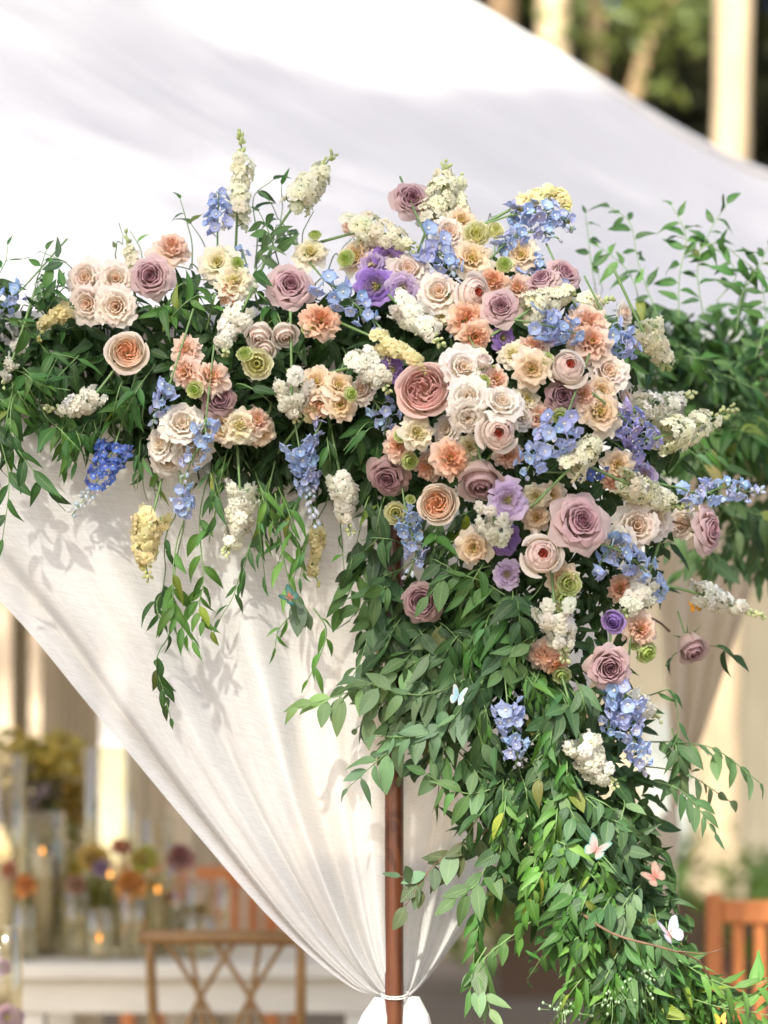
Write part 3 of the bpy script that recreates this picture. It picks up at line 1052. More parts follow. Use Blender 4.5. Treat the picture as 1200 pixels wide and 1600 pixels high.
# ------------------------------------------------------------------ florets on spikes
def stock_floret(seed):
    rng = random.Random(seed); j = rng.uniform
    m = MB()
    for li, (n, rr, h) in enumerate(([(3, .46, .34), (5, 1.06, .02)] if seed % 2 else [(2, .36, .36), (4, .74, .26), (5, 1.10, -.02)])):
        a0 = j(0, 6.28)
        for k in range(n):
            a = a0 + 2 * PI * k / n + j(-.3, .3); ph = j(0, 6.28); hk = h + j(-.16, .16); rk = rr * j(.82, 1.15)
            pts, uv = [], []
            for jj in range(5):
                v = jj / 4
                for i in range(5):
                    u = -1 + i / 2
                    r = rk * v * (1 - .14 * abs(u) ** 2 - .10 * (i == 2) * (jj == 4)) + .03
                    z = hk * math.sin(v * 1.8) + .20 * v * v * math.sin(1.6 * u * PI + ph) - .16 * v ** 3
                    hw = rk * (.09 + .43 * math.sin(min(1, v * 1.02) * 2.15))
                    pts.append((r * math.cos(a) - u * hw * math.sin(a), r * math.sin(a) + u * hw * math.cos(a), z)); uv.append((i / 4, .48 + .40 * v))
            m.grid(pts, 5, 5, uv)
    m.tube([(0, 0, -.8), (0, 0, .08)], .08, .10, 5, 1)
    return m.data('stock_floret', [PETAL, STEM])


def delphinium_floret(seed, op=1.0):
    rng = random.Random(seed); j = rng.uniform
    m = MB()
    for k in range(5):
        a = 2 * PI * k / 5 + j(-.12, .12); rr = j(.78, 1.1); cup = j(.14, .50) / op; ph = j(0, 6)
        pts, uv = [], []
        for jj in range(5):
            v = jj / 4
            for i in range(5):
                u = -1 + i / 2
                r = rr * v * op * (1 - .30 * abs(u) ** 2 * v) + .04
                hw = .50 * math.sin(min(1, v * .86 + .12) * PI) ** .7 * (1 if v < .95 else .55)
                z = cup * (v ** .6) + .16 * u * u * v - .10 * v ** 3 + .04 * math.sin(3 * u + ph)
                pts.append((r * math.cos(a) - u * hw * math.sin(a), r * math.sin(a) + u * hw * math.cos(a), z)); uv.append((i / 4, .3 + .7 * v))
        m.grid(pts, 5, 5, uv)
    for k in range(4):
        a = 2 * PI * k / 4 + .4
        m.tube([(0.03 * math.cos(a), .03 * math.sin(a), .05), (.09 * math.cos(a), .09 * math.sin(a), .24)], .045, .055, 5, 1)
    m.tube(catmull([(0, 0, .05), (0, -.15, -.45), (0, -.5, -.75)], 5), .12, .04, 5, 0)
    return m.data('delphinium_floret', [PETAL, EYE])


def bud_mesh(seed, elong=1.4):
    m = MB()
    m.lathe([(.02, -.5 * elong), (.30, -.30 * elong), (.45, 0), (.34, .32 * elong), (.04, .55 * elong)], seg=8)
    return m.data('closed_bud', PETAL)


STF = [stock_floret(s) for s in range(4)]
DEF = [delphinium_floret(s, o) for s, o in ((1, 1), (2, .85), (3, 1.05), (4, .7))]
BUD = [bud_mesh(1), bud_mesh(2, 1.1)]
SPK = {
    'stock': ('stock', 'stock flower', STF, (.93, .91, .71), (.66, .73, .38)),
    'white': ('stock', 'stock flower', STF, (.93, .92, .81), (.68, .74, .42)),
    'yellow': ('stock', 'stock flower', STF, (.90, .83, .50), (.64, .64, .26)),
    'blue': ('delphinium', 'delphinium', DEF, (.50, .62, .89), (.56, .64, .74)),
    'pale': ('delphinium', 'delphinium', DEF, (.50, .63, .90), (.66, .72, .84)),
    'deep': ('delphinium', 'delphinium', DEF, (.17, .30, .78), (.66, .72, .78)),
    'lilac': ('delphinium', 'delphinium', DEF, (.47, .49, .82), (.5, .48, .7)),
}


def spike(kind, pts, width, n, label, dy=0.0, fl=None, dense=True, nbud=6, tipc=None, y2=None):
    """A flowering stem along the photo points, base first; florets all round it, smaller to the tip."""
    name, cat, meshes, col, budc = SPK[kind]
    rng = random.Random(int(pts[0][0] * 13 + pts[0][1] * 3 + n))
    N = 24
    w3 = []
    for k, (px, py) in enumerate(pts):
        y = surf(px, py) + dy
        if y2 is not None:
            y = dy + (y2 - dy) * k / (len(pts) - 1)
        w3.append(P(px, py, y))
    first = (w3[0] - w3[1]).normalized()
    inner = w3[0] + first * 0.10 + Vector((0, 0.05, 0.05 if first.z > .5 else 0.0))
    path = catmull([inner] + w3, N + 8)
    org = w3[0].copy()
    e = empty(name, org, label, cat, {'stock': 'cream stock stems', 'delphinium': 'blue delphinium stems'}[name])
    m = MB(); m.tube([p - org for p in path], .0030 if name == 'stock' else .0021, .0012, 6)
    if name == 'stock':
        width *= 1.06; n = int(n * 1.05)
    half = px2m(width, w3[0].y) / 2
    fr = px2m((fl * 1.04) if fl else (26 if name == 'stock' else 27), w3[0].y) / 2
    DISCS.extend([(q[0], q[1], width * .42) for q in pts] + [((a[0] + b[0]) / 2, (a[1] + b[1]) / 2, width * .42) for a, b in zip(pts, pts[1:])])
    run = path[8:]
    ang = rng.uniform(0, 6.28)
    kids = []
    for k in range(n + nbud):
        t = (k + rng.uniform(0.0, .8)) / (n + nbud)
        isbud = k >= n
        x = t * (len(run) - 1); i = min(int(x), len(run) - 2)
        p = run[i].lerp(run[i + 1], x - i)
        tg = (run[i + 1] - run[i]).normalized()
        ang += GA + rng.uniform(-.35, .35)
        u = (Vector((0, -1, 0)) - tg * Vector((0, -1, 0)).dot(tg)).normalized()
        v = tg.cross(u)
        out = u * math.cos(ang) + v * math.sin(ang)
        taper = 1 - .55 * t ** 1.7 if name == 'stock' else 1 - .35 * t ** 1.5
        rad = max(.002, (half - fr * .5)) * taper * rng.uniform(.7, 1.25)
        if isbud:
            rad *= .5
        c = p + out * rad + tg * rng.uniform(-.3, .6) * fr
        d = (out * (1.0 if not isbud else .8) + Vector((rng.uniform(-.35, .35), rng.uniform(-.35, .35), rng.uniform(-.35, .35))) + tg * (.45 if not isbud else 1.0) + Vector((0, -.25, 0))).normalized()
        if not dense:
            m.tube([p - org - tg * .01, (p + c) * .5 - org + tg * .004, c - org - d * fr * .5], .0011, .0009, 4)
        s = fr * rng.uniform(.84, 1.18) * (1 - .42 * t)
        if isbud:
            me = BUD[k % 2]; s = fr * rng.uniform(.42, .62) * (1.15 - .5 * max(0, t - .6)); cc = tipc or budc; nm = 'bud'
        else:
            me = meshes[k % len(meshes)]; cc = lerp3(col, tipc or budc, .45 * max(0, t - .65)); nm = 'floret'
        jj = rng.uniform(.90, 1.08)
        hue = rng.uniform(.88, 1.16) if name == 'delphinium' else 1
        o = link(nm, me, e, tuple(min(.94, q * jj * rng.uniform(.97, 1.03) * (hue if ch == 0 else 1)) for ch, q in enumerate(cc)))
        o.location = c - org
        o.rotation_mode = 'QUATERNION'
        o.rotation_quaternion = d.to_track_quat('Z', 'Y') @ Quaternion((0, 0, 1), rng.uniform(0, 6.28))
        o.scale = (s, s, s)
    m.build('stem', STEM, e)
    return e

# ================================================================== every bloom in its place
BL = [
    # mauve roses
    ('M', 237, 433, 72, 'full mauve rose beside the four clustered blush spray roses', (.05, .1)),
    ('M', 453, 448, 76, 'mauve rose with pale outer petals below the leaning cream stock', (.1, .1)),
    ('M', 642, 313, 70, 'mauve rose highest of all, standing clear against the white tent roof', (.15, .25), .02),
    ('M', 782, 481, 60, 'lilac-pink rose beside the blush rose with a small red heart', (.1, .1), -.02),
    ('M', 881, 428, 56, 'mauve rose in side view behind its paler twin near the roof', (.8, .5), .03),
    ('M', 849, 442, 60, 'pale mauve rose turned upward above the cream stock tuft', (-.3, .9), -.01),
    ('K', 341, 623, 60, 'deep mauve rose tucked under the peach lisianthus trio', (.15, .1)),
    ('K', 607, 744, 70, 'smoky mauve rose under the peach and cream lisianthus pair', (-.2, -.5)),
    ('N', 751, 746, 70, 'brownish mauve rose hanging face down under the peach ruffled bloom', (.1, -1.0)),
    ('K', 877, 619, 60, 'mauve rose half hidden under the blush rose with an orange heart', (.1, -.15), .01),
    ('M', 906, 817, 92, 'biggest mauve rose, wide open next to the dark green rose leaf', (.15, .05), -.03),
    ('M', 1106, 828, 72, 'pink-mauve rose in profile at the outer edge of the arrangement', (1.5, .1), -.05),
    ('M', 951, 1042, 78, 'mauve rose lowest of the full ones, above the long blue delphinium', (.1, -.1), -.02),
    ('N', 1079, 1008, 52, 'drooping mauve rose on a brown stem over the beige curtain', (.6, -1.2), -.02),
    ('K', 660, 940, 68, 'mauve rose partly covered by grey green leaves near the post', (-.1, -.2)),
    # garden roses
    ('D', 663, 610, 92, 'large dusty pink garden rose with many folded petals', (.0, .25), -.02),
    ('J', 199, 551, 66, 'peach garden rose with orange heart, alone among dark leaves', (.05, .0)),
    ('J', 684, 789, 68, 'peach garden rose with a glowing orange heart and one tall back petal', (-.05, .1), -.02),
    ('W', 740, 458, 60, 'blush garden rose with a small red heart beside the lilac-pink rose', (.5, .1), -.02),
    ('W', 887, 576, 60, 'creamy garden rose with an orange-pink heart above a hidden mauve rose', (.1, .15), -.03),
    ('W', 778, 676, 62, 'round blush garden rose with orange heart under three white roses', (.0, .15), -.03),
    ('W', 846, 868, 64, 'ivory garden rose with a red heart and an upright back petal', (.05, -.05), -.03),
    # spray roses
    ('S', 134, 434, 54, 'uppermost outer bloom of the four clustered blush spray roses', (-.2, .3)),
    ('S', 181, 436, 52, 'blush spray rose of the cluster of four, touching the mauve rose', (.1, .3)),
    ('S', 137, 474, 54, 'lower outer bloom of the four clustered blush spray roses', (-.2, -.1), -.01),
    ('S', 181, 479, 56, 'lower inner bloom of the four clustered blush spray roses', (.1, -.15), -.015),
    ('V', 285, 662, 58, 'white rose highest in the blush bunch under the deep mauve rose', (.1, .3), -.03),
    ('V', 252, 694, 52, 'white rose in the blush bunch nearest the thin blue spray', (-.5, .0), -.01),
    ('V', 302, 707, 56, 'white rose lowest but one in the blush bunch over blue florets', (.3, -.5), -.015),
    ('V', 262, 722, 44, 'white rose half hidden at the foot of the blush bunch', (-.2, -.7), .0),
    ('S', 702, 363, 52, 'pale pink rose high in the middle above the blue florets', (.1, .4), .0),
    ('S', 637, 421, 56, 'blush rose cupped beside the purple ruffled blooms', (.1, .5), .0),
    ('S', 686, 456, 58, 'blush rose with open ruffles beside the red-hearted rose', (-.1, .1), .0),
    ('V', 724, 574, 60, 'white rose uppermost of the three bright ones by the dusty pink rose', (.1, .25), -.03),
    ('V', 731, 620, 56, 'white rose touching the rim of the large dusty pink rose', (-.1, .15), -.04),
    ('V', 731, 652, 52, 'ruffled white rose lowest in the bright group by the dusty pink rose', (-.1, -.4), -.035),
    ('V', 784, 628, 58, 'white rose just above the round blush garden rose', (.3, .4), -.03),
    ('S', 951, 580, 56, 'blush rose below the salmon ruffled blooms', (.3, .15), .0),
    ('S', 918, 548, 50, 'pink blush rose tucked behind the creamy orange-hearted rose', (.2, .2), .02),
    ('S', 995, 822, 62, 'blush rose with a peach eye facing out below the cream stock', (.0, .0), -.02),
    ('V', 1026, 812, 54, 'white rose pressed behind the peach-eyed blush rose', (.6, .1), .01),
    ('V', 966, 846, 46, 'white petals of a rose under the peach-eyed blush rose', (-.4, -.3), .01),
    ('S', 1066, 818, 44, 'cream and yellow rose behind the profile mauve rose', (-.6, .2), .02),
    # peach lisianthus
    ('F', 268, 388, 54, 'salmon ruffled bloom on the skyline beside the first mauve rose', (.1, .5), .02),
    ('F', 292, 547, 42, 'uppermost of the peach ruffled blooms above the thin blue spray', (-.1, .3)),
    ('F', 289, 581, 46, 'middle peach ruffled bloom above the thin blue spray', (-.3, .0), -.01),
    ('F', 330, 588, 48, 'peach ruffled bloom touching the deep mauve rose', (.2, .3), -.01),
    ('O', 501, 499, 52, 'reddish peach ruffled bloom among dark leaves beside a green bud', (.2, .1), -.01),
    ('A', 556, 398, 52, 'peach-cream ruffled bloom behind the purple pair', (-.2, .4)),
    ('F', 550, 350, 30, 'small pink bloom peeping from behind the cream stock on the skyline', (.0, .5), .03),
    ('A', 722, 343, 44, 'pale peach bloom under the highest mauve rose and its stock', (.2, .6), .02),
    ('A', 738, 402, 58, 'peach-cream ruffled bloom beside the loose blue florets', (.2, .2), .0),
    ('O', 770, 438, 42, 'orange ruffled bloom right above the lilac-pink rose', (.2, .4), .0),
    ('O', 729, 500, 50, 'orange-peach ruffled bloom below the red-hearted blush rose', (-.1, .1), .0),
    ('O', 742, 526, 44, 'second orange-peach ruffled bloom below the red-hearted blush rose', (.0, -.3), .005),
    ('F', 776, 592, 40, 'small peach bloom between the white roses and a green stem', (.3, .1), .0),
    ('A', 831, 576, 52, 'flat open apricot bloom beside the yellow green bud', (-.1, .05), -.02),
    ('F', 919, 505, 54, 'salmon ruffled bloom right of the blue tuft and highest of its group', (.2, .4), .0),
    ('F', 925, 533, 58, 'salmon ruffled bloom just above the blush rose', (.2, .1), -.01),
    ('F', 912, 616, 38, 'small salmon bloom squeezed between mauve rose and cream bloom', (.2, .0), .0),
    ('A', 940, 610, 44, 'cream bloom with yellow eye above the larger cream one', (.2, .3), .0),
    ('A', 939, 643, 60, 'large cream ruffled bloom beside the two blue tufts', (.1, .0), -.01),
    ('A', 966, 726, 42, 'apricot-cream frilly bloom under the lilac florets', (.2, .0), .02),
    ('O', 958, 748, 34, 'orange-brown bloom in shade under the apricot-cream one', (.2, -.2), .04),
    ('F', 401, 657, 40, 'peach ruffled bloom ending the cream row under the dark leaves', (.4, .1), .0),
    ('A', 408, 677, 40, 'pale peach bloom drooping at the end of the cream row', (.4, -.5), .005),
    ('A', 346, 668, 46, 'cream bloom starting the row beneath the deep mauve rose', (-.1, .0), -.01),
    ('C', 375, 666, 46, 'cream bloom with a dark eye in the middle of the row', (.1, .0), -.015),
    ('A', 494, 594, 48, 'pale apricot ruffled bloom beside the upright cream stock', (-.1, .3), .0),
    ('O', 498, 626, 40, 'peach bloom half hidden behind the upright cream stock', (.2, .0), .0),
    ('A', 530, 600, 42, 'sandy cream bloom with a green bud touching it', (.2, .2), .0),
    ('A', 533, 633, 44, 'sandy cream bloom lowest beside the upright cream stock', (.1, -.1), -.005),
    ('C', 653, 676, 46, 'cream ruffled bloom under the large dusty pink rose', (.2, .1), -.03),
    ('F', 622, 695, 44, 'peach ruffled bloom left of the cream one beneath the pink rose', (-.2, -.1), -.02),
    ('O', 704, 716, 52, 'orange-peach frilly bloom above the face-down mauve rose', (.1, .1), -.02),
    ('A', 740, 857, 46, 'peach-cream bloom with dark eye below the white stock', (-.2, -.1), -.01),
    ('F', 1001, 983, 50, 'pink-peach bloom beside the purple bud', (.2, .0), -.02),
    ('F', 850, 1024, 44, 'dull peach bloom hidden behind the white stock', (-.3, -.2), .02),
    ('O', 868, 1036, 40, 'dull orange bloom under the tip of the white stock', (.2, -.6), .02),
    ('O', 970, 920, 36, 'orange bloom glimpsed behind the cream stock and blue spray', (-.1, .2), .03),
    ('A', 877, 905, 44, 'brownish cream bloom with curled centre beside lime frills', (-.3, .1), .0),
    ('A', 838, 808, 36, 'peach bloom just behind the biggest mauve rose', (-.3, .0), .04),
    ('O', 360, 462, 34, 'small orange bloom beneath the pair of cream ruffled ones', (.0, -.4), .01),
    # cream lisianthus
    ('C', 339, 408, 52, 'cream ruffled bloom upper of the pair near a lime bud', (-.1, .3)),
    ('C', 365, 438, 52, 'cream bloom with dark eye, lower of the pair near a lime bud', (.05, .1), -.01),
    ('C', 485, 393, 46, 'cream bloom above the second mauve rose beside a lime bud', (.1, .4)),
    ('Y', 402, 568, 48, 'green-cream pompon under the two drooping blush buds', (.1, -.1), -.01),
    ('Y', 744, 366, 44, 'pale yellow pompon near the skyline beside a smaller lemon one', (.1, .3), .0),
    ('Y', 773, 360, 30, 'small lemon pompon next to the blue florets on the skyline', (.2, .4), .0),
    ('Y', 618, 802, 38, 'pale lemon pompon alone beside the smoky mauve rose', (-.1, .1), -.01),
    # green buds
    ('G', 371, 411, 22, 'lime bud upon the pair of cream ruffled blooms', (.1, .4), -.02),
    ('G', 492, 367, 22, 'lime bud upright above the single cream bloom', (.0, .9), .0),
    ('G', 483, 514, 24, 'lime bud beside the reddish peach bloom', (-.4, -.3), -.01),
    ('G', 541, 404, 30, 'lime bud beside the peach-cream bloom and purple pair', (-.3, .1), -.02),
    ('G', 382, 553, 26, 'lime bud above the green-cream pompon', (-.2, .4), -.02),
    ('G', 304, 609, 28, 'lime bud tucked between peach blooms and deep mauve rose', (-.1, .0), -.03),
    ('G', 548, 616, 24, 'lime bud touching the sandy cream blooms', (.4, .2), -.02),
    ('G', 627, 681, 24, 'lime bud upon the peach bloom under the pink rose', (.0, .1), -.04),
    ('G', 640, 720, 28, 'lime bud between smoky mauve rose and peach bloom', (.3, -.5), -.02),
    ('G', 641, 780, 16, 'tiny lime bud above the pale lemon pompon', (.1, .3), .0),
    ('G', 788, 414, 28, 'yellow green bud below the small lemon pompon', (.2, .3), .0),
    ('G', 852, 560, 26, 'yellow green bud beside the flat apricot bloom', (.1, .4), -.03),
    ('G', 889, 912, 38, 'lime frilly bud beside the brownish cream bloom', (.2, .1), -.015),
    ('G', 881, 938, 38, 'lime frilly bud above the white stock in the green tail', (.0, -.3), -.01),
    ('G', 1010, 1020, 36, 'lime frilly bud beside the lowest full mauve rose', (.4, -.3), -.015),
    ('G', 992, 1004, 24, 'small yellow bud between mauve rose and pink-peach bloom', (.0, .1), .0),
    ('G', 756, 596, 22, 'small lime bud beside the topmost bright white rose', (.2, .2), -.02),
    ('G', 875, 650, 26, 'pale bud hanging under the half hidden mauve rose', (-.1, -.3), -.03),
    ('G', 878, 1056, 30, 'lime bud low in the leaves under the dull orange bloom', (.1, -.5), .02),
    # purples
    ('P', 608, 405, 50, 'bright purple ruffled bloom under the cream stock on the skyline', (.2, .3), .0),
    ('P', 586, 446, 54, 'purple ruffled bloom with yellow eye, lower of the pair', (-.1, .0), -.015),
    ('L', 582, 412, 44, 'pale lilac petals beside the bright purple bloom', (-.3, .2), -.01),
    ('L', 629, 451, 44, 'washed lilac ruffled bloom under the cupped blush rose', (.1, -.2), -.01),
    ('P', 787, 528, 34, 'purple bloom in shade below the lilac-pink rose', (.2, .0), .03),
    ('P', 614, 578, 36, 'purple bloom peeping out above the large dusty pink rose', (.2, .2), .0),
    ('L', 596, 552, 30, 'lilac bloom between the two cream stocks', (.0, .4), .02),
    ('L', 794, 781, 54, 'lavender bloom with dark eye above the white stock', (-.05, .1), -.02),
    ('P', 790, 838, 46, 'dark purple bloom in shade under the white stock', (.2, -.2), .04),
    ('L', 793, 898, 38, 'dull mauve-lilac bloom below the dark purple one', (.0, -.3), .01),
    ('U', 962, 968, 38, 'purple bud with closed petals beside the pink-peach bloom', (-.3, -.6), -.03),
    ('L', 1008, 742, 38, 'lilac bloom in shade beyond the apricot-cream frills', (.2, .2), .05),
    ('L', 856, 520, 34, 'violet bloom behind the blue tuft and beside a green stem', (-.2, .0), .03),
    # side buds
    ('B', 407, 520, 46, 'drooping blush bud nearer the stock, one of two side by side', (-.3, -1.0)),
    ('B', 444, 520, 44, 'drooping blush bud further from the stock, one of two side by side', (.45, -.9)),
    ('B', 416, 543, 34, 'small blush bud hanging below the two drooping ones', (.0, -1.0), .01),
    ('B', 756, 566, 26, 'tiny pink bud with green sepals beside the topmost white rose', (.3, 1.0), -.03),
]
for b in BL:
    bloom(*b[:5], *(b[5:] if len(b) > 5 else ()))

# a tall back petal on a few roses, as in the picture: (rose place, colour, pixel offset, size)
for (px, py, dx, dyy, s, c, an) in ((684, 789, 20, -20, 30, (.86, .76, .63), -.3), (846, 868, -8, -34, 32, (.88, .82, .73), .1), (660, 940, 20, -26, 30, (.80, .76, .60), -.5), (740, 458, 8, -28, 26, (.88, .80, .70), 0.1)):
    q = P(px, py, surf(px, py))
    host = min((o for o in COL.objects if o.get('category') == 'rose'), key=lambda o: abs(o.location.x - q.x) + abs(o.location.z - q.z))
    rng = random.Random(int(px))
    me = petal_mesh('back_petal', rng, [(.02, 0), (.10, .35), (.14, .8), (.10, 1.2), (.16, 1.45)], 0.0, 1.2, 8, 7, .2, .02, .05, 1.3)
    loc = P(px + dx * .55, py + dyy * .55, surf(px, py) - 0.005)
    Mh = Matrix.LocRotScale(host.location, host.rotation_quaternion, host.scale)
    up = Vector((dx, -6, -dyy)).normalized()
    sc = px2m(s, surf(px, py)) * .75
    Mw = Matrix.LocRotScale(loc, up.to_track_quat('Z', 'Y') @ Quaternion((0, 0, 1), -PI / 2 + an), Vector((sc * 1.9, sc * 1.9, sc * .75)))
    o = link('petal', me, host, c)
    o.matrix_local = Mh.inverted() @ Mw

for (px, py, pts) in ((1079, 1008, [(968, 948, -.02), (1010, 956, -.05), (1048, 972, -.03), (1066, 988, .0)]), (1106, 828, [(1000, 800, .02), (1050, 820, .0), (1090, 828, .02)])):
    q = P(px, py, surf(px, py))
    host = min((o for o in COL.objects if o.get('category') == 'rose'), key=lambda o: abs(o.location.x - q.x) + abs(o.location.z - q.z))
    m = MB(); m.tube(catmull([P(*p) for p in pts], 12), .0026, .0024, 7)
    o = link('stem', m.data('rose_stem', TWIG), host)
    o.matrix_local = Matrix.LocRotScale(host.location, host.rotation_quaternion, host.scale).inverted()

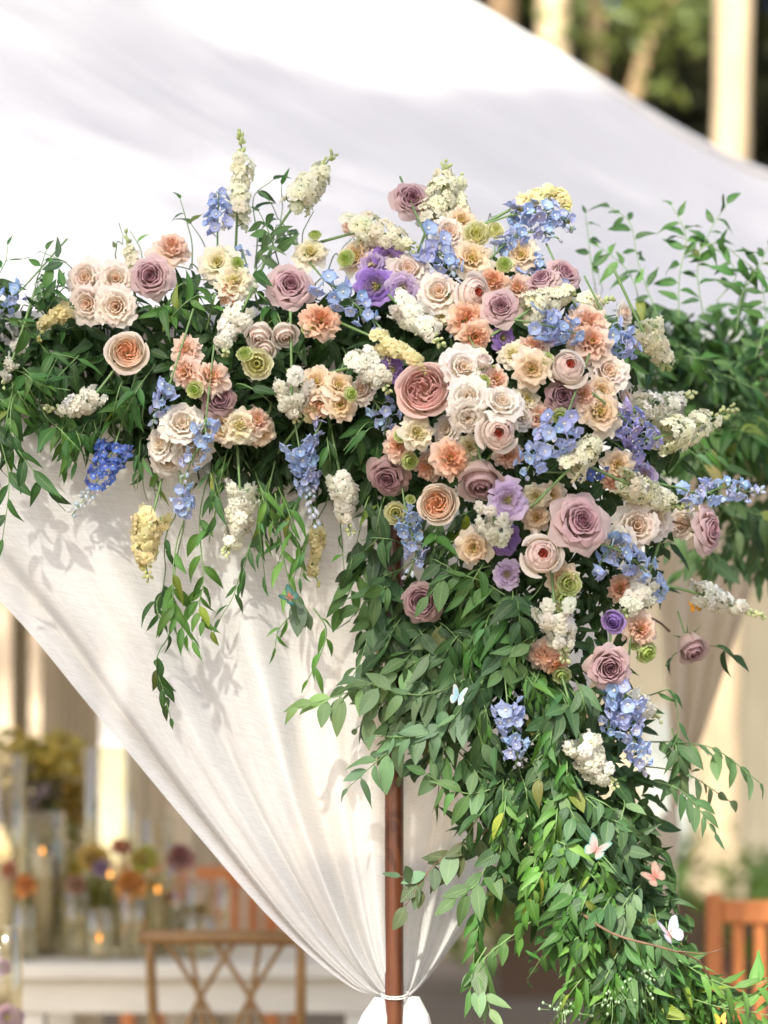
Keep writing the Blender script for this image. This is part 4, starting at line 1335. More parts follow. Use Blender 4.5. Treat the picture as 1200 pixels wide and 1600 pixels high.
SP = [
    # kind, points, width, florets, label, options
    ('stock', [(370, 352), (374, 300), (378, 250), (375, 204)], 42, 30, 'tallest cream stock rising against the white roof', dict(nbud=16, dy=.02)),
    ('stock', [(456, 326), (478, 298), (500, 270), (520, 240)], 52, 34, 'cream stock leaning over the second mauve rose', dict(nbud=14, dy=.0)),
    ('stock', [(206, 420), (204, 392), (196, 360)], 26, 9, 'thin cream stock behind the first mauve rose on the skyline', dict(nbud=7, dy=.03)),
    ('yellow', [(112, 482), (90, 492), (68, 508), (60, 534)], 26, 17, 'pale yellow stock drooping left of the blush spray roses', dict(nbud=7)),
    ('white', [(20, 560), (12, 580), (6, 604)], 22, 9, 'white stock tuft half seen at the frame edge among dark leaves', dict(nbud=3)),
    ('white', [(380, 482), (364, 505), (352, 528), (352, 556)], 46, 28, 'white stock above the two drooping blush buds', dict(nbud=6)),
    ('stock', [(546, 366), (580, 360), (615, 370), (648, 388)], 56, 38, 'cream stock lying along the skyline above the purple pair', dict(nbud=6, dy=-.01)),
    ('stock', [(672, 346), (684, 318), (694, 288), (698, 256)], 58, 40, 'cream stock standing behind the highest mauve rose', dict(nbud=10, dy=.04)),
    ('stock', [(722, 328), (716, 300), (722, 270)], 30, 12, 'second slimmer stock behind the highest mauve rose', dict(nbud=4, dy=.06)),
    ('white', [(618, 472), (645, 488), (668, 512), (690, 540)], 50, 40, 'white stock slanting down from the blush rose to the bright roses', dict(nbud=12, dy=-.01)),
    ('yellow', [(590, 530), (618, 545), (648, 560), (664, 582)], 30, 24, 'yellowish stock curving down onto the large dusty pink rose', dict(nbud=5, dy=-.03)),
    ('white', [(556, 572), (578, 568), (594, 586), (606, 610)], 58, 36, 'white stock left of the large dusty pink rose', dict(nbud=6, dy=-.01)),
    ('yellow', [(800, 326), (830, 312), (862, 300), (882, 312), (888, 340)], 26, 24, 'yellow stock arching above the blue florets on the skyline', dict(nbud=8, dy=.0)),
    ('stock', [(822, 488), (846, 474), (872, 464), (898, 456)], 48, 34, 'cream stock under the pale mauve rose turned upward', dict(nbud=8, dy=-.02)),
    ('stock', [(1002, 512), (1014, 530), (1030, 552), (1042, 580)], 58, 38, 'cream stock at the blurred side beside the small blue tuft', dict(nbud=8, dy=.0)),
    ('white', [(998, 640), (1028, 634), (1058, 628), (1086, 612)], 44, 30, 'white stock reaching outward above a longer one', dict(nbud=10, dy=.0)),
    ('stock', [(1034, 682), (1064, 674), (1100, 660), (1150, 636)], 56, 48, 'long white stock reaching outward with budded tip', dict(nbud=16, dy=-.02)),
    ('stock', [(886, 736), (902, 720), (918, 702), (930, 684)], 52, 32, 'cream stock crossing the end of the long blue delphinium', dict(nbud=5, dy=-.03)),
    ('stock', [(972, 752), (1000, 768), (1034, 782), (1076, 794)], 50, 40, 'cream stock above the peach-eyed blush rose', dict(nbud=12, dy=-.03)),
    ('white', [(1086, 926), (1112, 934), (1146, 948), (1196, 964)], 40, 34, 'white stock sticking out over the beige curtain', dict(nbud=10, dy=-.03)),
    ('white', [(1010, 908), (1000, 924), (988, 944), (974, 962)], 54, 30, 'white stock beneath the blue spray, beside the purple bud', dict(nbud=4, dy=-.01)),
    ('white', [(866, 944), (868, 966), (876, 996), (884, 1032)], 62, 46, 'white stock pointing down beside dull peach blooms in the tail', dict(nbud=12, dy=-.02)),
    ('white', [(770, 806), (776, 826), (776, 848)], 60, 32, 'bushy white stock below the lavender bloom', dict(nbud=5, dy=-.02)),
    ('white', [(906, 1150), (918, 1178), (936, 1206), (960, 1226)], 58, 48, 'lowest white stock, pointing down in the green tail', dict(nbud=14, dy=-.02)),
    ('white', [(990, 1094), (1010, 1108), (1030, 1124)], 36, 14, 'white stock half hidden behind the long blue delphinium', dict(nbud=4, dy=.02)),
    ('white', [(456, 604), (457, 626), (464, 654)], 58, 34, 'upright white stock beside the sandy cream blooms', dict(nbud=8, dy=-.01)),
    ('yellow', [(482, 644), (492, 632), (500, 640)], 34, 12, 'green-yellow stock end behind the upright white stock', dict(nbud=3, dy=.01)),
    ('white', [(532, 744), (540, 770), (540, 800), (548, 836)], 46, 34, 'white stock hanging at the dark underside near the post', dict(nbud=10, dy=.0)),
    ('white', [(374, 752), (378, 790), (368, 830), (352, 866)], 50, 38, 'white stock hanging in front of the curtain', dict(nbud=9, dy=-.01)),
    ('yellow', [(240, 798), (230, 828), (226, 862), (232, 906)], 52, 40, 'pale yellow stock hanging lowest in front of the curtain', dict(nbud=9, dy=-.01)),
    ('white', [(152, 612), (130, 630), (104, 636), (72, 640)], 42, 26, 'white stock pointing outward below the peach garden rose', dict(nbud=9, dy=-.02)),
    ('yellow', [(494, 820), (496, 850), (488, 884), (498, 912)], 22, 16, 'yellow stock dim in shade behind the pale blue spike', dict(nbud=5, dy=.06)),
    ('stock', [(916, 470), (936, 474), (958, 466)], 26, 10, 'green-cream stock tip poking toward the blurred side', dict(nbud=8, dy=.03)),
    ('stock', [(744, 548), (752, 558), (768, 572)], 22, 8, 'sparse cream stock tip by the tiny pink bud', dict(nbud=5, dy=.0)),
    # delphiniums
    ('blue', [(340, 352), (341, 326), (342, 300)], 46, 26, 'round blue head standing beside the tallest cream stock', dict(nbud=3, dy=.0, fl=24)),
    ('blue', [(504, 434), (535, 456), (560, 480), (596, 512)], 54, 20, 'blue spray between the second mauve rose and the purple pair', dict(dense=False, nbud=2, dy=-.01, fl=32)),
    ('blue', [(664, 366), (680, 390), (698, 408), (712, 424)], 56, 19, 'pale blue florets among the blush and peach blooms', dict(dense=False, nbud=2, dy=-.02, fl=34)),
    ('blue', [(786, 340), (816, 332), (850, 332), (878, 342), (894, 360)], 44, 26, 'blue spray arching on the skyline under the yellow stock', dict(dense=False, nbud=4, dy=.0, fl=30)),
    ('blue', [(774, 396), (800, 372), (840, 362), (872, 372)], 34, 14, 'second blue spray just below the arching one', dict(dense=False, nbud=3, dy=.02, fl=28)),
    ('blue', [(822, 424), (838, 414), (850, 404)], 36, 9, 'soft blue florets above the pale mauve rose', dict(dense=False, nbud=2, dy=.06, fl=28)),
    ('blue', [(832, 504), (858, 510), (884, 516), (908, 524)], 52, 24, 'blue tuft under the cream stock and beside the salmon blooms', dict(dense=True, nbud=2, dy=-.02, fl=30)),
    ('blue', [(960, 524), (972, 540), (988, 552)], 52, 20, 'small blue tuft at the blurred side between salmon and cream', dict(dense=True, nbud=2, dy=.0, fl=30)),
    ('blue', [(884, 652), (866, 680), (840, 706), (820, 742)], 66, 36, 'long blue delphinium beneath the half hidden mauve rose', dict(dense=True, nbud=3, dy=-.03, fl=33)),
    ('lilac', [(968, 648), (986, 666), (1006, 682), (1022, 692)], 54, 30, 'lilac-blue delphinium in front of the long white stock', dict(dense=True, nbud=2, dy=-.03, fl=28)),
    ('lilac', [(974, 702), (990, 716), (1000, 730)], 44, 14, 'violet-blue florets in shade under the lilac-blue delphinium', dict(dense=True, nbud=2, dy=.03, fl=28)),
    ('deep', [(910, 740), (930, 742), (948, 738)], 24, 8, 'deep violet-blue florets under the cream stock end', dict(dense=True, nbud=0, dy=.03, fl=24)),
    ('blue', [(1060, 762), (1094, 772), (1130, 762), (1162, 768), (1196, 766)], 46, 22, 'thin blue spray reaching sideways above the profile mauve rose', dict(dense=False, nbud=5, dy=-.04, fl=30)),
    ('blue', [(944, 852), (970, 862), (1000, 884), (1024, 912), (1034, 936)], 50, 30, 'blue spray sweeping down over the white stock and purple bud', dict(dense=False, nbud=3, dy=-.03, fl=30)),
    ('blue', [(936, 884), (928, 892)], 30, 4, 'lone blue florets between ivory rose and blue spray', dict(dense=True, nbud=0, dy=-.02, fl=30)),
    ('blue', [(978, 1076), (972, 1108), (988, 1150), (1010, 1206)], 58, 40, 'long blue delphinium hanging under the lowest full mauve rose', dict(dense=True, nbud=4, dy=-.03, fl=33)),
    ('blue', [(952, 1110), (950, 1140)], 30, 7, 'blue florets in shade beside the long hanging delphinium', dict(dense=True, nbud=0, dy=.02, fl=28)),
    ('blue', [(792, 1090), (796, 1124), (806, 1160), (806, 1198)], 48, 24, 'blue delphinium hanging alone in the middle of the green tail', dict(dense=False, nbud=4, dy=-.02, fl=32)),
    ('pale', [(466, 690), (474, 722), (482, 764), (492, 818)], 46, 40, 'pale blue spike with whitish tip pointing straight down', dict(dense=True, nbud=22, dy=-.01, fl=28)),
    ('blue', [(500, 664), (493, 676), (490, 690)], 26, 5, 'single blue florets above the pale blue spike', dict(dense=True, nbud=0, dy=.0, fl=28)),
    ('deep', [(182, 688), (172, 714), (152, 752), (112, 806)], 52, 66, 'deep blue delphinium spike with silvery tip by the frame edge', dict(dense=True, nbud=26, dy=-.01, fl=20)),
    ('blue', [(268, 592), (258, 616), (246, 640), (236, 672)], 34, 15, 'thin blue spray left of the blush bunch', dict(dense=False, nbud=5, dy=-.02, fl=26)),
    ('blue', [(322, 652), (318, 684), (300, 718), (286, 752)], 42, 15, 'loose blue florets falling across the blush bunch', dict(dense=False, nbud=4, dy=-.05, fl=28)),
    ('blue', [(284, 768), (288, 788), (286, 806)], 40, 15, 'blue florets below the blush bunch in front of the curtain', dict(dense=True, nbud=3, dy=-.03, fl=28)),
    ('blue', [(632, 786), (640, 824), (650, 862), (638, 902)], 46, 22, 'blue delphinium in shade below the lemon pompon', dict(dense=False, nbud=4, dy=.0, fl=28)),
    ('blue', [(590, 634), (606, 650), (600, 682)], 44, 12, 'blue florets in deep shade left of the dusty pink rose', dict(dense=False, nbud=2, dy=.04, fl=26)),
    ('blue', [(34, 452), (14, 466), (4, 490)], 34, 10, 'soft blue florets at the frame edge in the leaves', dict(dense=True, nbud=2, dy=.05, fl=24)),
    ('blue', [(384, 410), (380, 396), (372, 390)], 22, 4, 'few blue florets behind the cream ruffled pair', dict(dense=True, nbud=1, dy=.02, fl=22)),
    ('blue', [(900, 480), (908, 492)], 24, 4, 'blue florets between the cream stock and the salmon blooms', dict(dense=True, nbud=0, dy=.02, fl=26)),
]
for kind, pts, wd, n, lab, kw in SP:
    spike(kind, pts, wd, n, lab, **kw)

# ================================================================== foliage
def leaf_mesh(seed, width, fold, curl, wave, tipness=1.0, nv=8, twist=0.2):
    """One leaf of unit length along +Y, face to +Z, folded along its midrib."""
    rng = random.Random(seed)
    pts, uv = [], []
    ph = rng.uniform(0, 6.28)
    side = rng.uniform(-.08, .08)
    for j in range(nv):
        v = j / (nv - 1)
        w = width * (math.sin(PI * min(1, v ** .78)) ** .85) * (1 - .25 * v * tipness) + (.012 if j in (0,) else 0)
        if j == nv - 1:
            w = .004
        bend = -curl * v * v
        cx = side * math.sin(v * PI)
        y = v * (1 - .10 * abs(curl)) if abs(curl) < 2 else v
        tw = twist * v
        for i in (-1, -.5, 0, .5, 1):
            x = i * w
            z = bend + abs(i) * w * fold + wave * w * math.sin(v * 9 + ph + (2 if i > 0 else 0)) * abs(i)
            x2 = x * math.cos(tw) - (z - bend) * math.sin(tw); z2 = bend + x * math.sin(tw) + (z - bend) * math.cos(tw)
            pts.append((cx + x2, y, z2)); uv.append((.5 + .5 * i, v))
    m = MB(); m.grid(pts, nv, 5, uv)
    return m.data('leaf', LEAF)


LM = {
    'smilax': [leaf_mesh(s, w, .30, c, .14, 1.2, 8, t) for s, w, c, t in ((1, .19, .25, .3), (2, .17, .55, -.6), (3, .21, .10, .7), (4, .18, .8, -.3), (5, .15, -.15, .9), (6, .20, .4, .1))],
    'ruscus': [leaf_mesh(s, w, .16, c, .10, .7, 8, t) for s, w, c, t in ((11, .21, .15, .3), (12, .19, .45, -.5), (13, .24, -.12, .6), (14, .20, .65, .2), (15, .16, .3, -.9))],
    'narrow': [leaf_mesh(s, .125, .30, c, .12, 1.0, 8, t) for s, c, t in ((21, .3, .3), (22, .55, -.4), (23, .12, .5), (24, .75, .1))],
    'vine': [leaf_mesh(s, .21, .35, c, .2, 1.3, 8, t) for s, c, t in ((31, .35, .4), (32, .6, -.4), (33, .1, .6), (34, .8, .2))],
    'eucalyptus': [leaf_mesh(s, .27, .08, c, .05, .3, 8, t) for s, c, t in ((41, .1, .1), (42, .25, -.1), (43, -.1, .2))],
    'roseleaf': [leaf_mesh(s, .31, .16, c, .10, .9, 9, t) for s, c, t in ((51, .2, .1), (52, .35, -.2))],
}
LC = {'smilax': [(.030, .095, .020), (.042, .120, .026), (.024, .075, .018), (.062, .155, .028)],
      'ruscus': [(.078, .150, .068), (.050, .108, .046), (.12, .195, .10), (.036, .085, .036), (.075, .155, .052)],
      'narrow': [(.045, .135, .026), (.075, .195, .036), (.030, .088, .024), (.11, .235, .05), (.055, .15, .05)],
      'vine': [(.035, .105, .022), (.055, .14, .03), (.030, .085, .022)],
      'eucalyptus': [(.110, .175, .105), (.085, .145, .085), (.06, .115, .05)],
      'roseleaf': [(.040, .085, .045), (.055, .105, .05)]}
SN = {'smilax': 'smilax_sprig', 'ruscus': 'ruscus_sprig', 'narrow': 'willow_sprig', 'vine': 'vine_tendril', 'eucalyptus': 'eucalyptus_sprig', 'roseleaf': 'rose_leaf_sprig'}


def to_px(p):
    kk = K * (D + p.y) / D
    return 600 + p.x / kk, PYH - (p.z - CAMZ) / kk


def covered(x, y, grow, pad):
    return any((x - a) ** 2 + (y - b) ** 2 < (r * grow + pad) ** 2 for a, b, r in DISCS)


ANCHORS = []
for o in list(COL.objects):
    if o.get('group') in ('dusty mauve roses in the arrangement', 'large garden roses', 'peach garden roses', 'blush garden roses', 'blush spray roses', 'peach lisianthus', 'cream lisianthus',
                          'green lisianthus buds', 'purple lisianthus', 'blush rose buds', 'cream stock stems', 'blue delphinium stems'):
        q = to_px(o.location)
        if -20 < q[0] < 1220:
            ANCHORS.append((q[0], q[1], o['label']))
for px_, py_, lab_ in ((932, 1328, 'coral and teal butterfly'), (1022, 1370, 'coral red butterfly'), (1046, 1460, 'white and pink butterfly'), (716, 1090, 'sky blue butterfly'),
                       (1126, 1594, 'amber butterfly at the foot of the tail'), (1000, 1530, 'larger spray of tiny berries'), (880, 1580, 'lowest spray of tiny berries'),
                       (960, 1470, 'bare brown twig'), (616, 1400, 'lower part of the wooden post'), (760, 1420, 'bright garden gap beside the curtain')):
    ANCHORS.append((px_, py_, lab_))
USED = set()


def own_label(short, x, y, fallback):
    """Say which sprig it is by the nearest thing one can find."""
    near = sorted(ANCHORS, key=lambda a: (a[0] - x) ** 2 + (a[1] - y) ** 2)[:14]
    for ax, ay, lab in near:
        if math.hypot(ax - x, ay - y) > 240:
            break
        dx, dy = x - ax, y - ay
        rel = ('above' if dy < 0 else 'below') if abs(dy) > abs(dx) * 1.2 else 'beside'
        alt = 'on the post side of' if dx < 0 else 'on the garden side of'
        for r_ in (rel, alt) if abs(dx) > 25 else (rel,):
            t = '%s %s the %s' % (short, r_, lab)
            if len(t.split()) <= 16 and t not in USED:
                USED.add(t)
                return t
    return fallback


def sprig(kind, path, nleaf, lpx, label, group='leafy sprigs of the garland', seed=0, droop=.35, start=.12, stem=STEM, sr=.0016, fan=.9, color=None, width=1.0, face=None, avoid=1.0, short=None):
    rng = random.Random(seed * 977 + int(path[0].x * 1e4) % 9973)
    pts = catmull(path, 26)
    if avoid:
        dp = [.10 if covered(*to_px(p), 1.0, 4) else 0.0 for p in pts]
        for _ in range(3):
            dp = [max(dp[i], (dp[max(0, i - 1)] + dp[i] + dp[min(25, i + 1)]) / 3) for i in range(26)]
        pts = [p + Vector((0, d_, 0)) for p, d_ in zip(pts, dp)]
    org = pts[0].copy()
    base = LC[kind] if color is None else [color]
    tone = base[rng.randrange(len(base))]
    L = px2m(lpx, path[0].y)
    todo, petioles = [], []
    for k in range(nleaf):
        last = k == nleaf - 1
        t = start + (1 - start) * (k + rng.uniform(.0, .5)) / nleaf
        if last: t = 1.0
        x = min(t, .9999) * 25; i = int(x)
        p = pts[i].lerp(pts[i + 1], x - i)
        tg = (pts[i + 1] - pts[i]).normalized()
        view = Vector((rng.uniform(-.6, .6), -1, rng.uniform(-.1, .8))).normalized() if face is None else face
        s = tg.cross(view)
        s = s.normalized() if s.length > .05 else Vector((1, 0, 0))
        sg = 1 if k % 2 else -1
        if last:
            d = tg + Vector((0, 0, -droop * .4))
        else:
            d = tg * rng.uniform(.45, 1.0) + s * sg * fan * rng.uniform(.6, 1.15) + view * rng.uniform(-.35, .45) + Vector((0, 0, -droop * rng.uniform(.5, 1.5)))
        d.normalize()
        nz = (view + Vector((rng.uniform(-.75, .75), 0, rng.uniform(-.1, .9))))
        nz = nz - d * nz.dot(d)
        nz = nz.normalized() if nz.length > .05 else d.orthogonal().normalized()
        j = rng.uniform(.78, 1.25)
        l = L * rng.uniform(.62, 1.18) * (1 - .25 * max(0, t - .7) / .3)
        me = LM[kind][rng.randrange(len(LM[kind]))]
        if avoid and covered(*to_px(p + d * (L * .5)), avoid, 8):
            continue
        xx = d.cross(nz)
        rot = Matrix((xx, d, nz)).transposed()
        pet = d * l * .06
        if rng.random() < .03:
            j *= 1.1; c_t = (tone[0] * 1.9 + .02, tone[1] * 1.15, tone[2] * .8)
        else:
            c_t = tone
        todo.append((me, tuple(c * j * rng.uniform(.92, 1.08) for c in c_t), Matrix.Translation(p - org + pet) @ rot.to_4x4() @ Matrix.Diagonal((l * width, l, l, 1))))
        petioles.append([p - org, p - org + pet * 1.3])
    if len(todo) < 3 and short:
        return None
    mid = to_px(pts[18])
    e = empty(SN[kind], org, own_label(short, mid[0], mid[1], label) if short else label, 'foliage', group)
    m = MB(); m.tube([p - org for p in pts], sr, sr * .55, 5)
    for me, c, mat in todo:
        o = link('leaf', me, e, c)
        o.matrix_local = mat
    for q in petioles:
        m.tube(q, sr * .6, sr * .5, 4, caps=False)
    m.build('stem', stem, e)
    if not short:
        ANCHORS.append((mid[0], mid[1], label))
    return e


def S(kind, pts, n, lpx, label, y=None, **kw):
    """A sprig drawn through photo points (px, py[, y])."""
    path = []
    for q in pts:
        yy = q[2] if len(q) > 2 else (y if y is not None else surf(q[0], q[1]))
        path.append(P(q[0], q[1], yy))
    return sprig(kind, path, n, lpx, label, kw.pop('group', 'single trailing sprigs'), seed=int(pts[-1][0] * 3 + pts[-1][1]), **kw)


# --- small blooms set deep between the big ones
rf = random.Random(77)
made = 0
for _ in range(4000):
    a_ = rf.uniform(0, 6.28); q_ = math.sqrt(rf.random())
    px_, py_ = 800 + 245 * q_ * math.cos(a_), 560 + 235 * q_ * math.sin(a_)
    if py_ < 350 or px_ > 985 or (py_ < 470 and px_ > 850) or px_ + (py_ - 500) * .25 < 590 or covered(px_, py_, .92, 10):
        continue
    code, word = rf.choice([('A', 'apricot'), ('C', 'cream'), ('C', 'cream'), ('F', 'peach'), ('S', 'blush'), ('V', 'white')])
    dm = rf.uniform(34, 46)
    lab_ = own_label('small deep-set %s bloom' % word, px_, py_, None)
    if lab_ is None:
        continue
    bloom(code, px_, py_, dm, lab_, None, .035)
    made += 1
    if made >= 30:
        break

# --- sprigs that stand out one by one
S('smilax', [(40, 590), (60, 640), (95, 672), (142, 722)], 10, 58, 'glossy dark sprig spreading over the curtain at the frame edge', y=-.14)
S('smilax', [(20, 600), (18, 680), (48, 730), (92, 792)], 10, 58, 'glossy sprig hanging lowest in pairs at the frame edge', y=-.12)
S('smilax', [(-20, 640), (4, 700), (14, 760), (4, 840)], 9, 58, 'glossy sprig cut by the frame edge above the curtain', y=-.12)
S('smilax', [(70, 600), (100, 640), (125, 690), (120, 720)], 8, 56, 'glossy sprig next to the deep blue spike', y=-.10)
S('smilax', [(-20, 560), (20, 570), (62, 600), (110, 610)], 9, 60, 'broad glossy leaves fanning below the pale yellow stock', y=-.17)
S('smilax', [(-20, 480), (30, 500), (70, 545), (120, 560)], 10, 58, 'broad glossy leaves round the soft blue florets at the edge', y=-.14)
S('smilax', [(-40, 470), (-10, 440), (8, 410), (12, 385)], 5, 40, 'single leaves reaching above the garland at the frame edge', y=.0)
S('smilax', [(40, 460), (60, 430), (66, 410), (72, 392)], 5, 38, 'small upright sprig left of the clustered blush roses', y=.0)
S('smilax', [(175, 420), (182, 385), (184, 345)], 5, 36, 'thin upright sprig above the clustered blush roses', y=.02)
S('narrow', [(215, 400), (212, 375), (195, 345)], 5, 36, 'little upright sprig beside the thin cream stock on the skyline', y=.02)
S('vine', [(300, 420), (300, 380), (290, 340), (282, 312)], 6, 38, 'airy leaves beside the round blue head on the skyline', y=.0, fan=1.1)
S('vine', [(330, 420), (318, 380), (300, 352)], 5, 36, 'airy leaves leaning left under the round blue head', y=.02)
S('vine', [(398, 420), (402, 370), (396, 310), (425, 282)], 7, 36, 'wiry sprig right of the tallest cream stock', y=.02, fan=.9)
S('smilax', [(420, 420), (428, 370), (436, 325), (440, 290)], 7, 38, 'leafy shoot left of the leaning cream stock', y=.02)
S('narrow', [(458, 420), (470, 370), (490, 330)], 6, 40, 'grey green shoot along the stem of the leaning stock', y=.0)
S('narrow', [(480, 440), (520, 400), (535, 372), (556, 352)], 8, 44, 'grey green shoots left of the skyline stock', y=.0)
S('smilax', [(640, 390), (640, 360), (625, 340)], 3, 34, 'dark leaf under the highest mauve rose', y=.0)
S('smilax', [(776, 395), (776, 360), (766, 330), (782, 320)], 4, 34, 'dark leaf beside the lemon pompons on the skyline', y=.02)
S('smilax', [(300, 720), (282, 800), (270, 900), (275, 960), (300, 1000)], 15, 50, 'dark pointed sprig hanging under the lowest yellow stock', y=-.08, droop=.7, start=.4)
S('smilax', [(330, 720), (312, 810), (318, 900), (312, 950), (330, 985)], 16, 50, 'dark pointed sprig behind the hanging ones over the curtain', y=-.06, droop=.7, start=.25)
S('smilax', [(285, 740), (262, 820), (250, 900), (245, 950), (262, 990)], 13, 44, 'dark sprig at the outer side of the hanging bunch', y=-.07, droop=.6, start=.3)
S('vine', [(282, 800), (272, 900), (266, 985), (250, 1015), (244, 1040), (254, 1075), (266, 1120)], 11, 36, 'thin tendril dangling lowest over the white curtain', y=-.05, droop=.7, fan=.6, start=.55)
S('narrow', [(430, 720), (410, 800), (380, 880), (365, 930), (345, 965)], 9, 46, 'narrow dark leaves dangling right of the hanging white stock', y=-.04, droop=.6)
S('narrow', [(430, 770), (440, 850), (455, 920), (478, 960)], 8, 46, 'long bare tendril with dark leaves above a lone oval leaf', y=-.05, droop=.6, start=.35)
S('eucalyptus', [(452, 905), (466, 940), (474, 955)], 3, 62, 'pair of oval leaves at the end of the dangling tendril', y=-.07, droop=1.2, fan=.4)
S('narrow', [(455, 960), (435, 985), (430, 1010)], 4, 34, 'tiny wispy leaves under the oval pair over the curtain', y=-.05, droop=.5)
S('narrow', [(490, 950), (510, 985), (498, 1030), (482, 1060)], 6, 44, 'drooping narrow leaves between oval pair and wide sprig', y=-.04, droop=.6)
S('ruscus', [(720, 846), (660, 845), (610, 842), (562, 838)], 12, 52, 'pale grey green row of leaves under the hanging white stock', y=-.17, droop=1.3, fan=.5)
S('ruscus', [(720, 900), (690, 880), (655, 870), (600, 900)], 9, 54, 'grey green leaves in front of the shaded blue delphinium', y=-.19, droop=.6)
S('ruscus', [(790, 930), (745, 905), (700, 900), (670, 930)], 9, 52, 'grey green leaves crossing the mauve rose near the post', y=-.21, droop=.6, avoid=0)
S('ruscus', [(690, 1010), (620, 1050), (550, 1080), (468, 1105)], 15, 56, 'wide pale sprig reaching out over the curtain', y=-.12, droop=.8, color=(.15, .24, .10))
S('ruscus', [(720, 1090), (660, 1130), (600, 1180), (545, 1230)], 14, 56, 'pale sprig crossing the post lowest on the curtain side', y=-.14, droop=.4, color=(.13, .23, .13))
S('ruscus', [(740, 1080), (700, 1130), (650, 1150), (590, 1150)], 12, 56, 'grey green sprig in front of the post in full light', y=-.16, droop=.6, color=(.14, .24, .14))
S('ruscus', [(760, 1040), (700, 1075), (640, 1085), (560, 1062)], 12, 58, 'grey green sprig over the top of the bare post', y=-.15, droop=.7)
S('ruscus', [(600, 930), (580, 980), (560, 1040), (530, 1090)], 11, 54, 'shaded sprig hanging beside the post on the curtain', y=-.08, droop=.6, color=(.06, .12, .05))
S('ruscus', [(780, 1230), (735, 1240), (700, 1230), (668, 1210)], 9, 54, 'grey green sprig below the blue butterfly', y=-.15, droop=.7)
S('eucalyptus', [(770, 1290), (720, 1330), (680, 1350), (634, 1415)], 10, 54, 'withered olive sprig on a brown twig beside the post', y=-.10, stem=TWIG, sr=.002, droop=.5, color=(.085, .11, .05))
S('eucalyptus', [(730, 1310), (690, 1340), (650, 1380), (628, 1370)], 7, 50, 'olive leaves drooping beside the lower post', y=-.10, stem=TWIG, droop=.5)
S('ruscus', [(770, 1330), (745, 1380), (715, 1400)], 6, 56, 'grey green leaves hanging against the shorter curtain', y=-.13, droop=.8)
S('ruscus', [(1010, 1160), (1060, 1160), (1120, 1172), (1186, 1222)], 15, 48, 'leafy sprig reaching far out over the bright garden', y=-.02, droop=1.0, fan=.5, color=(.11, .20, .095))
S('ruscus', [(1000, 1220), (1050, 1228), (1085, 1255), (1116, 1300)], 14, 48, 'grey green sprig fanning out below the far reaching one', y=-.06, droop=.8)
S('narrow', [(1010, 1090), (1050, 1080), (1060, 1140), (1050, 1170)], 8, 40, 'narrow drooping leaves beside the half hidden white stock', y=-.05, droop=.7)
S('ruscus', [(760, 1480), (740, 1520), (760, 1560), (770, 1595)], 8, 54, 'grey green sprig hanging at the tail end near the curtain', y=-.10, droop=.8)
S('ruscus', [(830, 1440), (790, 1470), (755, 1500), (735, 1545)], 10, 56, 'dark sprig slanting down into the gap by the tail end', y=-.10, droop=.9)
S('smilax', [(800, 1380), (760, 1410), (745, 1460), (740, 1500)], 10, 50, 'dark sprig hanging before the bright green garden gap', y=-.10, droop=.9)
S('narrow', [(1060, 1500), (1110, 1530), (1160, 1545), (1205, 1530)], 12, 62, 'bright green sprig springing outward at the foot of the tail', y=-.16, droop=.1, color=(.10, .22, .05))
S('narrow', [(1080, 1560), (1130, 1575), (1170, 1580), (1215, 1590)], 12, 58, 'bright green sprig lowest at the outer foot of the tail', y=-.14, droop=.1, color=(.10, .22, .05))
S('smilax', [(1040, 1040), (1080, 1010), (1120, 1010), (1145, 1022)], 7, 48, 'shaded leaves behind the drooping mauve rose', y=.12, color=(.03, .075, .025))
S('roseleaf', [(815, 790), (830, 782), (838, 800)], 3, 62, 'dark veined rose leaf beside the biggest mauve rose', y=-.22, droop=.3)
S('roseleaf', [(1018, 840), (1030, 846), (1036, 856)], 3, 44, 'round green rose leaf under the peach-eyed blush rose', y=-.02, droop=.4)
S('narrow', [(846, 888), (812, 874), (780, 880), (746, 890)], 4, 74, 'long smooth leaf curling below the ivory rose', y=-.20, droop=.1, fan=.3)
S('narrow', [(855, 900), (835, 930), (800, 960), (772, 985)], 5, 76, 'long broad leaves sweeping down from the ivory rose', y=-.20, droop=.2, fan=.35)
S('roseleaf', [(860, 470), (905, 455), (918, 460)], 2, 34, 'small leaf beside the mauve roses near the roof', y=.0)
# blurred vines against the roof
for pts, n, lab in (
        ([(965, 520), (930, 440), (918, 360), (915, 335)], 8, 'airy vine nearest the blue skyline spray, against the roof'),
        ([(1010, 500), (985, 430), (950, 395), (925, 380)], 7, 'airy vine leaning over toward the blue skyline spray'),
        ([(1030, 500), (1000, 420), (985, 350), (955, 325)], 9, 'airy vine climbing to a bent tip against the roof'),
        ([(1060, 500), (1062, 430), (1072, 370), (1050, 322)], 11, 'tallest vine climbing against the white roof'),
        ([(1100, 500), (1090, 420), (1110, 360), (1135, 320)], 10, 'vine with a broad leaf climbing beside the tallest one'),
        ([(1075, 400), (1120, 380), (1165, 410), (1205, 440)], 8, 'thin vine bending outward to the frame edge'),
        ([(1120, 470), (1150, 430), (1120, 390), (1060, 370)], 8, 'vine looping back toward the tallest one'),
        ([(1150, 520), (1160, 460), (1185, 420), (1200, 385)], 8, 'vine at the frame edge under the roof crest'),
        ([(1180, 560), (1196, 500), (1190, 440)], 7, 'short vine at the frame edge above the dense blurred leaves'),
        ([(940, 520), (945, 470), (935, 430)], 5, 'stunted vine above the small blue tuft')):
    S('vine', pts, n + 2, 38, lab, y=.42, droop=.45, fan=.9, group='vines climbing against the roof', sr=.0014)

# --- the dense rest: many like sprigs, no telling them apart
RG = random.Random(99)


